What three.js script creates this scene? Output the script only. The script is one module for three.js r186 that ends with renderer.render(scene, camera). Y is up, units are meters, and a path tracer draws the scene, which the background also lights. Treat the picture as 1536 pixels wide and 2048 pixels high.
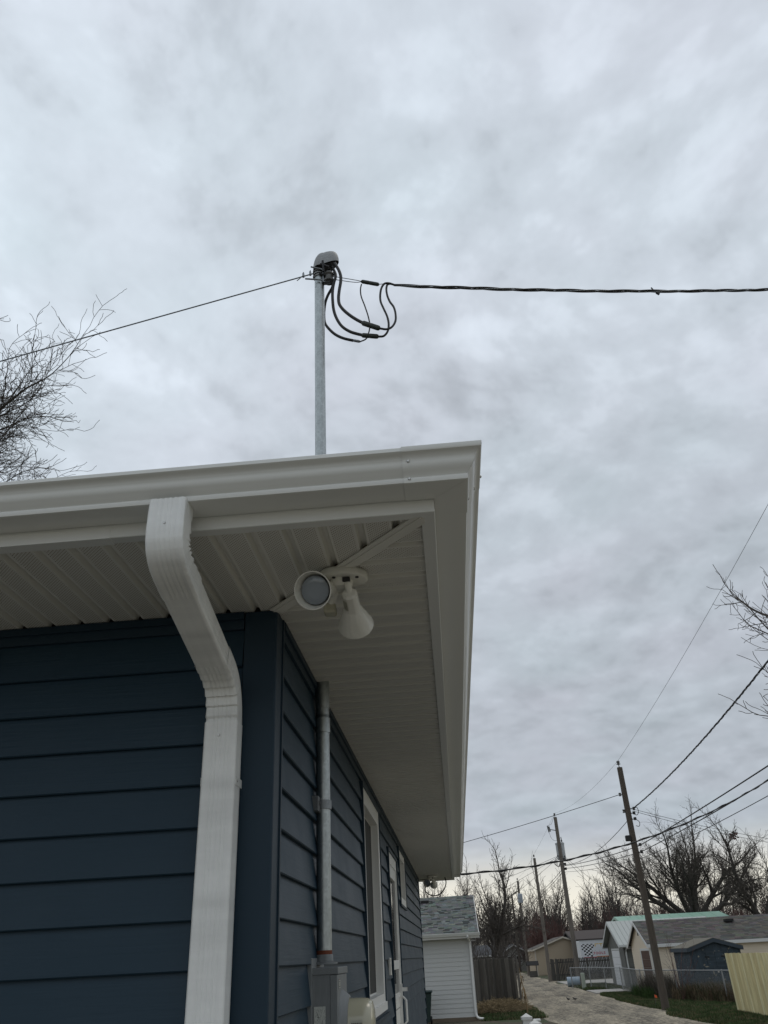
import * as THREE from 'three';
import { toCreasedNormals, mergeGeometries } from 'three/addons/utils/BufferGeometryUtils.js';
import { RoundedBoxGeometry } from 'three/addons/geometries/RoundedBoxGeometry.js';

// ------------------------------------------------------------------ camera, sky, sun, exposure
const scene = new THREE.Scene();
const camera = new THREE.PerspectiveCamera(66.75, 0.75, 0.05, 900);
camera.position.set(0, 2.13, 0);
camera.up.set(0.0818, 0.8656, 0.494);
camera.lookAt(-0.49, 2.13 + 4.985, -8.655);
scene.add(camera);
const renderer = new THREE.WebGLRenderer({ antialias: true });
renderer.toneMapping = THREE.LinearToneMapping;
renderer.toneMappingExposure = 1.0;
renderer.shadowMap.enabled = true;

function rng(seed) { let a = seed >>> 0; return () => { a = (a + 0x6D2B79F5) >>> 0; let t = a; t = Math.imul(t ^ (t >>> 15), t | 1); t ^= t + Math.imul(t ^ (t >>> 7), t | 61); return ((t ^ (t >>> 14)) >>> 0) / 4294967296; }; }
const hash = (x, y, s) => { let h = Math.imul(x | 0, 374761393) ^ Math.imul(y | 0, 668265263) ^ Math.imul(s | 0, 2147483647 ^ 961748941); h = Math.imul(h ^ (h >>> 13), 1274126177); h ^= h >>> 16; return (h >>> 0) / 4294967296; };
const mod = (a, b) => ((a % b) + b) % b;
// value noise; px, py are the periods in cells (0 = none)
function vn(x, y, s = 0, px = 0, py = 0) {
  const xi = Math.floor(x), yi = Math.floor(y); let fx = x - xi, fy = y - yi;
  fx = fx * fx * fx * (fx * (fx * 6 - 15) + 10); fy = fy * fy * fy * (fy * (fy * 6 - 15) + 10);
  const X0 = px ? mod(xi, px) : xi, X1 = px ? mod(xi + 1, px) : xi + 1, Y0 = py ? mod(yi, py) : yi, Y1 = py ? mod(yi + 1, py) : yi + 1;
  const a = hash(X0, Y0, s), b = hash(X1, Y0, s), c = hash(X0, Y1, s), d = hash(X1, Y1, s);
  return a + (b - a) * fx + (c - a) * fy + (a - b - c + d) * fx * fy;
}
function fbm(x, y, s, oct, px = 0, py = 0, gain = 0.5) { let v = 0, a = 1, n = 0; for (let i = 0; i < oct; i++) { v += a * vn(x, y, s + i * 17, px, py); n += a; a *= gain; x *= 2; y *= 2; px *= 2; py *= 2; } return v / n; }
const sstep = (a, b, x) => { const t = Math.min(1, Math.max(0, (x - a) / (b - a))); return t * t * (3 - 2 * t); };
const lerp = (a, b, t) => a + (b - a) * t;

{ // an overcast layer of cloud: mottled underside, a clear warm strip low over the horizon
  const W = 3072, Hh = 1536, d = new Float32Array(W * Hh * 4);
  for (let j = 0; j < Hh; j++) {
    const el = ((j + 0.5) / Hh - 0.5) * Math.PI, y = Math.sin(el), c = Math.cos(el), deg = el * 180 / Math.PI;
    for (let i = 0; i < W; i++) {
      const az = ((i + 0.5) / W - 0.5) * 2 * Math.PI, x = c * Math.cos(az), z = c * Math.sin(az), k = (j * W + i) * 4;
      let L = 0.5, r, g, b;
      if (deg < 0) { r = 0.3; g = 0.3; b = 0.29; } else {
        const base = lerp(lerp(0.52, 0.585, sstep(8, 30, deg)), 0.715, sstep(24, 48, deg));
        const q = 1 / (y + 0.16), X = x * q, Z = z * q;
        const wx = (fbm(X * 2.3 + 9, Z * 2.3, 5, 2) - 0.5) * 0.3, wz = (fbm(X * 2.3, Z * 2.3 + 31, 8, 2) - 0.5) * 0.3;
        const rx = X * 0.8 - Z * 0.6, rz = X * 0.6 + Z * 0.8, sx = X * 0.38 + Z * 0.925, sz = -X * 0.925 + Z * 0.38;
        const big = fbm(rx * 1.9 + 3, rz * 1.9, 21, 2) - 0.5;
        const a = fbm(X * 7.4 + wx * 5, Z * 7.4 + wz * 5, 40, 6, 0, 0, 0.6) - 0.5, b2 = fbm(sx * 13 + wx * 6 + 7, sz * 13 + wz * 6, 140, 5, 0, 0, 0.58) - 0.5;
        const patch = 0.55 + 0.9 * fbm(rx * 2.6 + 40, rz * 2.6 + 11, 300, 2); // some parts of the layer are more broken than others
        const f = (a * 0.6 + b2 * 0.5) * patch;
        const m = big * 0.22 + f * 0.62 - 0.055 * sstep(0.05, 0.2, -f) + 0.045 * sstep(0.04, 0.16, f);
        const amp = 0.5 + 0.4 * sstep(6, 34, deg);
        L = base * (1 + amp * m) * (1 - 0.12 * x);
        const tint = fbm(X * 3.1 + 50, Z * 3.1 + 7, 77, 3) - 0.5;
        r = L * (0.905 + 0.07 * tint); g = L * 0.995; b = L * (1.105 + 0.03 * tint);
        const warm = (1 - sstep(2.2, 7.2, deg));
        const ww = warm * (0.75 + 0.5 * (fbm(az * 6, deg * 0.5, 91, 3)));
        r = lerp(r, 0.92, Math.min(1, ww)); g = lerp(g, 0.88, Math.min(1, ww)); b = lerp(b, 0.76, Math.min(1, ww));
      }
      d[k] = r; d[k + 1] = g; d[k + 2] = b; d[k + 3] = 1;
    }
  }
  const t = new THREE.DataTexture(d, W, Hh, THREE.RGBAFormat, THREE.FloatType);
  t.mapping = THREE.EquirectangularReflectionMapping; t.magFilter = THREE.LinearFilter; t.minFilter = THREE.LinearFilter; t.needsUpdate = true;
  scene.background = t; scene.environment = t;
}
const sun = new THREE.DirectionalLight(0xfff6e8, 0.5);
sun.position.set(14, 40, -22); sun.target.position.set(0, 0, -12); sun.castShadow = true; sun.shadow.radius = 45;
sun.shadow.mapSize.set(2048, 2048);
Object.assign(sun.shadow.camera, { left: -40, right: 40, top: 60, bottom: -60, near: 1, far: 160 });
scene.add(sun, sun.target);

// ------------------------------------------------------------------ textures and materials
function tex(w, h, fn, srgb = false) {
  const d = new Uint8Array(w * h * 4);
  for (let j = 0; j < h; j++) for (let i = 0; i < w; i++) { const c = fn((i + 0.5) / w, (j + 0.5) / h), k = (j * w + i) * 4; for (let m = 0; m < 3; m++) d[k + m] = Math.max(0, Math.min(255, (Array.isArray(c) ? c[m] : c) * 255)); d[k + 3] = 255; }
  const t = new THREE.DataTexture(d, w, h, THREE.RGBAFormat); t.wrapS = t.wrapT = THREE.RepeatWrapping; t.magFilter = THREE.LinearFilter; t.minFilter = THREE.LinearMipmapLinearFilter; t.generateMipmaps = true;
  if (srgb) t.colorSpace = THREE.SRGBColorSpace; t.needsUpdate = true; return t;
}
const rep = (t, u, v) => { const c = t.clone(); c.repeat.set(u, v); c.needsUpdate = true; return c; };
const s2 = (v) => Math.pow(Math.max(0, v), 1 / 2.2);
const lin = (r, g, b) => new THREE.Color().setRGB(r, g, b);
function mat(r, g, b, rough = 0.7, o = {}) { return new THREE.MeshStandardMaterial({ color: lin(r, g, b), roughness: rough, side: THREE.DoubleSide, ...o }); }
function pmat(r, g, b, rough = 0.7, o = {}) { return new THREE.MeshPhysicalMaterial({ color: lin(r, g, b), roughness: rough, side: THREE.DoubleSide, ...o }); }
// fine wood-grain emboss of the vinyl: grain along u
const tGrain = tex(512, 256, (u, v) => fbm(u * 6, v * 48, 3, 4, 6, 48, 0.6));
const tMottle = tex(256, 256, (u, v) => { const m = 0.86 + 0.28 * fbm(u * 5, v * 5, 12, 5, 5, 5, 0.6); return [m, m, m].map((x) => x * 0.9); });
const tWave = tex(256, 256, (u, v) => fbm(u * 4, v * 3, 60, 2, 4, 3));
const tWood = tex(512, 256, (u, v) => { // weathered grain along u
  const a = fbm(u * 3, v * 40, 4, 4, 3, 40, 0.6), b = fbm(u * 5, v * 9, 9, 4, 5, 9), c = fbm(u * 20, v * 120, 14, 2, 20, 120);
  const m = 0.35 + 0.55 * a * 0.6 + 0.5 * b * 0.6 + 0.18 * (c - 0.5); return [m, m * 0.985, m * 0.96];
});
const tGalv = tex(256, 256, (u, v) => { const n = vn(u * 26 + 2 * vn(u * 12, v * 12, 2, 12, 12), v * 26, 31, 26, 26), l = fbm(u * 4, v * 9, 8, 4, 4, 9), st = vn(u * 3, v * 60, 51, 3, 60); const m = 0.6 + 0.2 * n + 0.22 * l + 0.1 * (st - 0.5); return [m * 0.97, m, m * 1.0]; });
const tGravel = tex(1024, 1024, (u, v) => {
  const g = fbm(u * 75, v * 75, 5, 3, 75, 75, 0.9), p = fbm(u * 16, v * 3, 6, 4, 16, 3), q = fbm(u * 3, v * 3, 19, 3, 3, 3);
  const m = 0.36 + 1.1 * (g - 0.5) + 0.42 * (p - 0.5) + 0.16 * (q - 0.5); return [s2(m * 0.60), s2(m * 0.52), s2(m * 0.385)];
}, true);
const tGravelB = tex(512, 512, (u, v) => fbm(u * 90, v * 90, 25, 3, 90, 90, 0.6));
const tTurf = tex(1024, 1024, (u, v) => {
  const n = fbm(u * 10, v * 10, 3, 5, 10, 10, 0.6), f = fbm(u * 160, v * 160, 44, 2, 160, 160, 0.7), t = sstep(0.42, 0.62, n);
  const k = 0.6 + 0.8 * f; return [s2(lerp(0.075, 0.050, t) * k), s2(lerp(0.062, 0.068, t) * k), s2(lerp(0.038, 0.026, t) * k)];
}, true);
const tConc = tex(256, 256, (u, v) => { const m = 0.36 + 0.12 * (fbm(u * 40, v * 40, 9, 3, 40, 40) - 0.5) + 0.14 * (fbm(u * 5, v * 5, 2, 3, 5, 5) - 0.5); return [s2(m), s2(m * 0.96), s2(m * 0.89)]; }, true);
const tGran = tex(256, 256, (u, v) => 0.62 + 0.75 * (fbm(u * 70, v * 70, 7, 2, 70, 70, 0.8) - 0.5) + 0.3 * (fbm(u * 6, v * 6, 17, 3, 6, 6) - 0.5) + 0.2);
const tHole = tex(128, 128, (u, v) => { // round perforations, staggered rows: black = open
  const c = 3, y = v * c * 2, row = Math.floor(y), x = u * c + (row % 2) * 0.5; const dx = (x - Math.floor(x) - 0.5) / c, dy = (y - row - 0.5) / (c * 2);
  return Math.hypot(dx, dy) < 0.056 ? 0 : 1;
});
const tBark = tex(128, 256, (u, v) => 0.55 + 0.7 * (fbm(u * 10, v * 14, 5, 4, 10, 14) - 0.5) + 0.1);

const M = {
  siding: pmat(0.0165, 0.040, 0.062, 0.55, { specularIntensity: 0.55, bumpMap: rep(tGrain, 0.9, 2.6), bumpScale: 0.0007, roughnessMap: rep(tMottle, 0.7, 0.7) }),
  navyTrim: pmat(0.013, 0.032, 0.051, 0.52, { specularIntensity: 0.6 }),
  soffit: mat(0.73, 0.72, 0.665, 0.55),
  soffitPerf: mat(0.73, 0.72, 0.665, 0.55, { alphaMap: rep(tHole, 1 / 0.036, 1 / 0.036), alphaTest: 0.5 }),
  white: mat(0.76, 0.77, 0.745, 0.42, { bumpMap: rep(tWave, 0.8, 0.8), bumpScale: 0.0015 }),
  gutter: mat(0.75, 0.76, 0.735, 0.36, { bumpMap: rep(tWave, 0.5, 0.5), bumpScale: 0.0015, roughnessMap: rep(tMottle, 1, 1) }),
  downspout: mat(0.87, 0.88, 0.86, 0.4, { map: rep(tMottle, 0.8, 3) }),
  vinylWhite: mat(0.74, 0.74, 0.71, 0.45),
  screw: mat(0.6, 0.6, 0.58, 0.3, { metalness: 0.6 }),
  galv: mat(0.49, 0.51, 0.51, 0.4, { metalness: 0.95, map: rep(tGalv, 4, 5) }),
  hardware: mat(0.28, 0.29, 0.30, 0.42, { metalness: 0.75, map: rep(tGalv, 5, 5) }),
  castAlu: mat(0.34, 0.34, 0.34, 0.55, { metalness: 0.35, map: rep(tGalv, 6, 6) }),
  boxGrey: mat(0.20, 0.215, 0.22, 0.5, { map: rep(tMottle, 3, 3) }),
  boxDark: mat(0.12, 0.13, 0.135, 0.5),
  rust: mat(0.16, 0.045, 0.022, 0.85),
  black: mat(0.012, 0.012, 0.013, 0.55),
  rubber: mat(0.018, 0.019, 0.018, 0.6),
  spliceGreen: mat(0.03, 0.037, 0.03, 0.55),
  porcelain: mat(0.10, 0.10, 0.095, 0.35),
  darkGlass: new THREE.MeshPhysicalMaterial({ color: lin(0.012, 0.013, 0.014), roughness: 0.06, side: THREE.DoubleSide }),
  screen: mat(0.030, 0.030, 0.027, 0.8),
  dark: mat(0.02, 0.02, 0.02, 0.9),
  sheathing: mat(0.30, 0.22, 0.13, 0.9),
  wallCore: mat(0.12, 0.11, 0.1, 0.9),
  shingle: mat(0.09, 0.095, 0.10, 0.95, { map: rep(tGran, 3, 3) }),
  lampShell: mat(0.72, 0.71, 0.65, 0.38),
  lens: new THREE.MeshPhysicalMaterial({ color: lin(0.24, 0.27, 0.30), roughness: 0.22, clearcoat: 0.6, side: THREE.DoubleSide }),
  meterCover: new THREE.MeshPhysicalMaterial({ color: lin(0.46, 0.44, 0.33), roughness: 0.25, clearcoat: 0.5, side: THREE.DoubleSide }),
  pole: mat(0.135, 0.112, 0.092, 0.92, { map: rep(tWood, 0.5, 3), bumpMap: rep(tWood, 0.5, 3), bumpScale: 0.01 }),
  poleLight: mat(0.225, 0.20, 0.175, 0.92, { map: rep(tWood, 0.5, 3), bumpMap: rep(tWood, 0.5, 3), bumpScale: 0.01 }),
  fenceOld: [0, 1, 2, 3].map((i) => mat(...[[0.19, 0.175, 0.155], [0.13, 0.12, 0.107], [0.25, 0.232, 0.205], [0.165, 0.148, 0.128]][i], 0.93, { map: rep(tWood, 0.6, 2.2) })),
  fenceGrey: [0, 1, 2].map((i) => mat(...[[0.10, 0.095, 0.088], [0.078, 0.073, 0.068], [0.122, 0.115, 0.105]][i], 0.93, { map: rep(tWood, 0.6, 2.2) })),
  fenceNew: [0, 1, 2].map((i) => mat(...[[0.95, 0.84, 0.46], [1.0, 0.92, 0.55], [0.82, 0.70, 0.37]][i], 0.85, { map: rep(tWood, 0.5, 2) })),
  bark: mat(0.085, 0.075, 0.066, 0.95, { map: rep(tBark, 1, 1) }),
  barkPale: mat(0.135, 0.12, 0.105, 0.95, { map: rep(tBark, 1, 1) }),
  twig: mat(0.08, 0.068, 0.058, 0.95),
  twigRed: mat(0.10, 0.052, 0.044, 0.95),
  conc: mat(1, 1, 1, 0.95, { map: rep(tConc, 0.5, 0.5) }),
  concDark: mat(0.5, 0.47, 0.42, 0.95, { map: rep(tConc, 0.5, 0.5) }),
};
M.gravel = new THREE.MeshStandardMaterial({ map: rep(tGravel, 0.14, 0.14), bumpMap: rep(tGravelB, 0.5, 0.5), bumpScale: 0.012, roughness: 0.97 });
M.turf = new THREE.MeshStandardMaterial({ map: rep(tTurf, 0.11, 0.11), bumpMap: rep(tGravelB, 0.35, 0.35), bumpScale: 0.04, roughness: 1 });

// ------------------------------------------------------------------ mesh helpers
const taken = new Set();
function numbered(n) { if (!taken.has(n)) { taken.add(n); return n; } let i = 1; for (;;) { const k = n + '_' + String(i).padStart(3, '0'); if (!taken.has(k)) { taken.add(k); return k; } i++; } }
function thing(name, label, category, p = [0, 0, 0], group) { const o = new THREE.Group(); o.name = numbered(name); o.position.set(...p); o.userData = { label, category }; if (group) o.userData.group = group; scene.add(o); return o; }
function tag(o, label, category, group) { o.userData = { ...o.userData, label, category }; if (group) o.userData.group = group; return o; }
function mesh(name, geo, m, parent) { const o = new THREE.Mesh(geo, m); o.castShadow = o.receiveShadow = true; if (parent) { o.name = name; parent.add(o); } else { o.name = numbered(name); scene.add(o); } return o; }
function part(name, parent) { const g = new THREE.Group(); g.name = name; parent.add(g); return g; }
const sub = (a, b) => [a[0] - b[0], a[1] - b[1], a[2] - b[2]], add = (a, b, k = 1) => [a[0] + b[0] * k, a[1] + b[1] * k, a[2] + b[2] * k];
const cross = (a, b) => [a[1] * b[2] - a[2] * b[1], a[2] * b[0] - a[0] * b[2], a[0] * b[1] - a[1] * b[0]];
const dot = (a, b) => a[0] * b[0] + a[1] * b[1] + a[2] * b[2], len = (a) => Math.hypot(...a), norm = (a) => { const l = len(a) || 1; return [a[0] / l, a[1] / l, a[2] / l]; };
const UV = (p, n, L, o) => { const ax = Math.abs(n[0]), ay = Math.abs(n[1]), az = Math.abs(n[2]); let dropped = ax > ay ? (ax > az ? 0 : 2) : (ay > az ? 1 : 2); const r = [0, 1, 2].filter((k) => k !== dropped); if (r[1] === L) r.reverse(); return [p[r[0]] + o, p[r[1]] + o * 0.37]; };
class MB {
  constructor() { this.p = []; this.n = []; this.t = []; this.o = 0; this.L = 0; }
  v(p, n, t) { this.p.push(p[0], p[1], p[2]); this.n.push(n[0], n[1], n[2]); this.t.push(t[0], t[1]); }
  quad(a, b, c, d, uv) { const n = norm(cross(sub(b, a), sub(d, a))); const u = uv || [a, b, c, d].map((q) => UV(q, n, this.L, this.o)); this.v(a, n, u[0]); this.v(b, n, u[1]); this.v(c, n, u[2]); this.v(a, n, u[0]); this.v(c, n, u[2]); this.v(d, n, u[3]); return this; }
  tri(a, b, c) { const n = norm(cross(sub(b, a), sub(c, a))); for (const q of [a, b, c]) this.v(q, n, UV(q, n, this.L, this.o)); return this; }
  poly(pts) { for (let i = 1; i < pts.length - 1; i++) this.tri(pts[0], pts[i], pts[i + 1]); return this; }
  hexa(c) { this.quad(c[0], c[3], c[2], c[1]); this.quad(c[4], c[5], c[6], c[7]); this.quad(c[0], c[1], c[5], c[4]); this.quad(c[1], c[2], c[6], c[5]); this.quad(c[2], c[3], c[7], c[6]); this.quad(c[3], c[0], c[4], c[7]); return this; }
  box(x0, x1, y0, y1, z0, z1) { return this.hexa([[x0, y0, z1], [x1, y0, z1], [x1, y0, z0], [x0, y0, z0], [x0, y1, z1], [x1, y1, z1], [x1, y1, z0], [x0, y1, z0]]); }
  // a prism: outline (list of 3-d points) pushed by d
  prism(pts, d) { const q = pts.map((p) => add(p, d)); this.poly([...pts].reverse()); this.poly(q); for (let i = 0; i < pts.length; i++) { const j = (i + 1) % pts.length; this.quad(pts[i], pts[j], q[j], q[i]); } return this; }
  tube(P, R, k = 8, caps = true) {
    let up = null, prev = null, L = 0; const rad = (i) => (typeof R === 'number' ? R : R[i]);
    const rings = P.map((p, i) => {
      const t = norm(sub(P[Math.min(i + 1, P.length - 1)], P[Math.max(i - 1, 0)]));
      if (!up) { up = Math.abs(t[1]) > 0.9 ? [1, 0, 0] : [0, 1, 0]; }
      up = norm(sub(up, t.map((x) => x * dot(up, t)))); const s = cross(t, up); if (i) L += len(sub(p, P[i - 1]));
      const ring = []; for (let j = 0; j <= k; j++) { const a = j / k * Math.PI * 2, n = add(up.map((x) => x * Math.cos(a)), s, Math.sin(a)); ring.push([add(p, n, rad(i)), n, [L, j / k * 6.283 * rad(0)]]); } return ring;
    });
    for (let i = 0; i < rings.length - 1; i++) for (let j = 0; j < k; j++) { const a = rings[i][j], b = rings[i][j + 1], c = rings[i + 1][j + 1], d = rings[i + 1][j]; for (const q of [a, b, c, a, c, d]) this.v(...q); }
    if (caps) { this.poly(rings[0].slice(0, k).map((q) => q[0])); this.poly(rings[rings.length - 1].slice(0, k).map((q) => q[0]).reverse()); }
    return this;
  }
  add(g, m) { g = g.index ? g.toNonIndexed() : g.clone(); if (m) g.applyMatrix4(m); this.p.push(...g.attributes.position.array); this.n.push(...g.attributes.normal.array); if (g.attributes.uv) this.t.push(...g.attributes.uv.array); else for (let i = 0; i < g.attributes.position.count; i++) this.t.push(0, 0); return this; }
  geo() { const g = new THREE.BufferGeometry(); g.setAttribute('position', new THREE.Float32BufferAttribute(this.p, 3)); g.setAttribute('normal', new THREE.Float32BufferAttribute(this.n, 3)); g.setAttribute('uv', new THREE.Float32BufferAttribute(this.t, 2)); return g; }
  build(name, m, parent) { return mesh(name, this.geo(), m, parent); }
}
const mb = (L = 0, o = 0) => { const b = new MB(); b.L = L; b.o = o; return b; };
function rbox(name, x0, x1, y0, y1, z0, z1, r, m, parent) { const g = new RoundedBoxGeometry(x1 - x0, y1 - y0, z1 - z0, 2, r); g.translate((x0 + x1) / 2, (y0 + y1) / 2, (z0 + z1) / 2); return mesh(name, g, m, parent); }
// profile of revolution placed from a towards b
function latheAt(prof, a, b, seg = 24, crease = 0.6) { const g = toCreasedNormals(new THREE.LatheGeometry(prof.map(([r, y]) => new THREE.Vector2(r, y)), seg), crease); const q = new THREE.Quaternion().setFromUnitVectors(new THREE.Vector3(0, 1, 0), new THREE.Vector3(...sub(b, a)).normalize()); g.applyQuaternion(q); g.translate(...a); return g; }
function smooth(P, n) { return new THREE.CatmullRomCurve3(P.map((p) => new THREE.Vector3(...p)), false, 'centripetal').getPoints(n).map((p) => [p.x, p.y, p.z]); }
const hung = (a, b, sag, n = 24) => Array.from({ length: n + 1 }, (_, i) => { const t = i / n; return [lerp(a[0], b[0], t), lerp(a[1], b[1], t) - 4 * sag * t * (1 - t), lerp(a[2], b[2], t)]; });

console.log('helpers ready');
// ------------------------------------------------------------------ ground, alley
const structure = (o) => { o.userData.kind = 'structure'; return o; };
function flat(name, pts, y, m) { // ground sheet with uv in metres, outline in x,z
  const sh = new THREE.Shape(pts.map(([x, z]) => new THREE.Vector2(x, -z))); const g = new THREE.ShapeGeometry(sh); g.rotateX(-Math.PI / 2); g.translate(0, y, 0);
  return structure(mesh(name, g, m));
}
flat('ground', [[-400, 300], [400, 300], [400, -700], [-400, -700]], 0, M.turf);
{ const R = rng(5), l = [], r = []; for (let z = 40; z > -112; z -= 1.1) { l.push([2.95 + 0.34 * (vn(z * 0.5, 1, 3) - 0.5) + 0.3 * (R() - 0.5) + (z < -60 ? (-60 - z) * 0.012 : 0), z]); r.push([7.35 + 0.5 * (vn(z * 0.4, 7, 3) - 0.5) + 0.3 * (R() - 0.5), z]); } flat('gravel_alley', [...l, ...r.reverse()], 0.005, M.gravel); }
{ const b = mb(0); b.box(7.2, 9.1, 0, 0.05, -53.6, -49.8); structure(b.build('concrete_pad', M.conc)); }
{ const b = mb(0); b.box(7.4, 12.2, 0, 0.04, -71, -62.5); structure(b.build('driveway', M.conc)); }

{ const b = mb(0); b.box(-9.5, 2.6, 0, 0.05, -2.2, 9); b.box(-0.4, 2.6, 0, 0.049, -13.5, -2.2); structure(b.build('concrete_apron', M.concDark)); }

// ------------------------------------------------------------------ the blue house
const XW = -0.57, ZF = -2.6, ZB = -14.0, XL = -9.0, SOF = 3.245; // side wall, front wall, back wall, far side, soffit height
const house = thing('house', 'navy blue lap sided house with white soffit, fascia and gutters', 'house');
{ // core walls, foundation, attic floor
  const b = mb(0); b.box(XL + 0.1, XW - 0.1, 0.35, SOF + 0.03, ZB + 0.1, ZF - 0.1); b.build('wall', M.wallCore, house);
  mb(0).box(XL + 0.02, XW - 0.02, 0, 0.4, ZB + 0.02, ZF - 0.02).build('foundation', M.concDark, house);
}
const EXPO = 0.131, YB0 = 2.257; // one siding course, and the butt of one of them
const courses = []; for (let k = -13; k <= 6; k++) courses.push([YB0 + k * EXPO, YB0 + (k + 1) * EXPO]);
const FRIEZE = 3.19;
// openings: [s0, s1, y0, y1]; s runs along the wall
const sideOpen = [[5.34, 6.58, 1.80, 3.165], [7.40, 8.48, 0.55, 2.995], [8.93, 9.97, 2.60, 3.17]];
const frontOpen = [[1.585, 2.65, 1.5, 3.16]];
function plank(at, s0, s1, ya, yb, y0, y1, parent) { // piece of the course ya..yb between y0 and y1
  const out = (y) => 0.019 * (1 - (y - ya) / (EXPO + 0.012)) + 0.002, b = mb(0); const o = hash(Math.round(ya * 99), Math.round(s0 * 77), 3) * 3;
  const n = Math.max(1, Math.round((s1 - s0) / 0.5));
  const wv = (s) => 0.0011 * (vn(s * 1.7, ya * 31, 5) - 0.5) * 2;
  for (let i = 0; i < n; i++) {
    const a = lerp(s0, s1, i / n), c = lerp(s0, s1, (i + 1) / n), top = Math.min(y1, yb) + (y1 >= yb ? 0.012 : 0), lo = y0;
    const uv = (s, y) => [s + o, y * 1.0 + o * 0.3];
    const A = out(lo) + wv(a), C = out(lo) + wv(c), r = 0.0035;
    b.quad(at(a, lo + r, A), at(c, lo + r, C), at(c, top, out(top)), at(a, top, out(top)), [uv(a, lo), uv(c, lo), uv(c, top), uv(a, top)]);
    b.quad(at(a, lo, A - r), at(c, lo, C - r), at(c, lo + r, C), at(a, lo + r, A), [uv(a, lo), uv(c, lo), uv(c, lo), uv(a, lo)]);
    if (lo <= ya + 1e-6) b.quad(at(a, lo + 0.002, 0), at(c, lo + 0.002, 0), at(c, lo, C - r), at(a, lo, A - r), [uv(a, lo), uv(c, lo), uv(c, lo), uv(a, lo)]);
  }
  b.build('siding_plank', M.siding, parent);
}
function sideCourses(at, s0, s1, open, top, parent, list = courses) {
  for (const [ya, yb] of list) {
    if (ya > top) continue; const y1 = Math.min(yb, top);
    const cuts = [s0, s1]; for (const o of open) if (o[3] > ya && o[2] < y1) cuts.push(o[0], o[1]);
    cuts.sort((a, b) => a - b);
    for (let i = 0; i < cuts.length - 1; i++) {
      const a = cuts[i], b = cuts[i + 1]; if (b - a < 1e-4) continue; const mid = (a + b) / 2, o = open.find((q) => mid > q[0] && mid < q[1] && q[3] > ya && q[2] < y1);
      if (!o) plank(at, a, b, ya, yb, ya, y1, parent);
      else { if (o[2] > ya + 0.004) plank(at, a, b, ya, yb, ya, o[2], parent); if (o[3] < y1 - 0.004) plank(at, a, b, ya, yb, o[3], y1, parent); }
    }
  }
}
const atFront = (s, y, o) => [-s, y, ZF + o], atSide = (s, y, o) => [XW + o, y, -s];
sideCourses(atFront, 0.672, -XL - 0.09, frontOpen, FRIEZE, house);
sideCourses(atSide, 2.70, -ZB - 0.06, sideOpen, FRIEZE, house);
// frieze trims under the soffit, corner posts
{
  const strip = (at, s0, s1) => { const f = mb(0); const bx = (y0, y1, o0, o1) => { const c = [[s0, y0, o1], [s1, y0, o1], [s1, y0, o0], [s0, y0, o0], [s0, y1, o1], [s1, y1, o1], [s1, y1, o0], [s0, y1, o0]].map((q) => at(...q)); f.hexa(c); }; bx(FRIEZE - 0.008, SOF - 0.028, 0, 0.016); bx(SOF - 0.028, SOF - 0.001, 0, 0.026); f.build('frieze_trim', M.navyTrim, house); };
  strip(atFront, 0.6725, -XL - 0.09); strip(atSide, 2.7005, -ZB - 0.06);
  for (const [cx, cz, sz] of [[XW, ZF, 1], [XW, ZB, -1]]) {
    const p = part('corner_post', house), g = mb(1), y0 = 0.42, y1 = SOF - 0.001, w = 0.098;
    const X = (a) => cx + a, Z = (a) => cz + sz * a;
    // two wings and a rounded nose, extruded up
    const out = [[-w, -0.012], [-w, 0.018], [0.012, 0.0185], [0.0165, 0.0165], [0.0185, 0.012], [0.0185, -w], [-0.012, -w], [-0.012, -0.012]].map(([a, c]) => [X(a), y0, Z(c)]);
    g.prism(out, [0, y1 - y0, 0]); g.build('corner_cover', M.navyTrim, p);
    mb(1).box(X(0.0186), X(0.024), y0, y1, Math.min(Z(-w + 0.004), Z(-w + 0.02)), Math.max(Z(-w + 0.004), Z(-w + 0.02))).build('channel', M.navyTrim, p);
  }
}
// soffit: 109 mm bands; front bands run out from the front wall, side bands out from the side wall; both are cut on the mitre
const FX = 0.036, FZ = -1.945; // fascia planes
const IX = FX - 0.042, IZ = FZ - 0.042; // inner lip of the fascia cover
const mit = (x) => ZF + (x - XW) * (FZ - ZF) / (FX - XW), mitX = (z) => XW + (z - ZF) * (FX - XW) / (FZ - ZF);
function soffitBand(at, a, w, e0, e1, parent) { // profile across a..a+w; runs e0(s)..e1(s)
  const prof = [[0, 0.019], [0.0065, 0.019], [0.014, 0.0], [w - 0.014, 0.0], [w - 0.0065, 0.019], [w, 0.019]];
  const g = part('soffit_panel', parent), solid = mb(0), perf = mb(0);
  for (let i = 0; i < 5; i++) {
    let s0 = a + prof[i][0], s1 = a + prof[i + 1][0]; const y0 = SOF + 0.003 + prof[i][1], y1 = SOF + 0.003 + prof[i + 1][1];
    const add4 = (b, sa, sb, ya, yb) => { const p0 = e0(sa), p1 = e0(sb), q0 = e1(sa), q1 = e1(sb); if (q0 - p0 < 0.001 && q1 - p1 < 0.001) return; b.quad(at(sa, ya, p0), at(sb, yb, p1), at(sb, yb, Math.max(q1, p1)), at(sa, ya, Math.max(q0, p0)), [[sa, p0], [sb, p1], [sb, q1], [sa, q0]]); };
    if (i === 2) { const m0 = s0 + 0.007, m1 = s1 - 0.007; add4(solid, s0, m0, y0, y0); add4(perf, m0, m1, y0, y0); add4(solid, m1, s1, y0, y0); } else add4(solid, s0, s1, y0, y1);
  }
  if (solid.p.length) solid.build('rib', M.soffit, g);
  if (perf.p.length) perf.build('vent_strip', M.soffitPerf, g);
}
const soffit = house;
const BW = 0.109;
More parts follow.
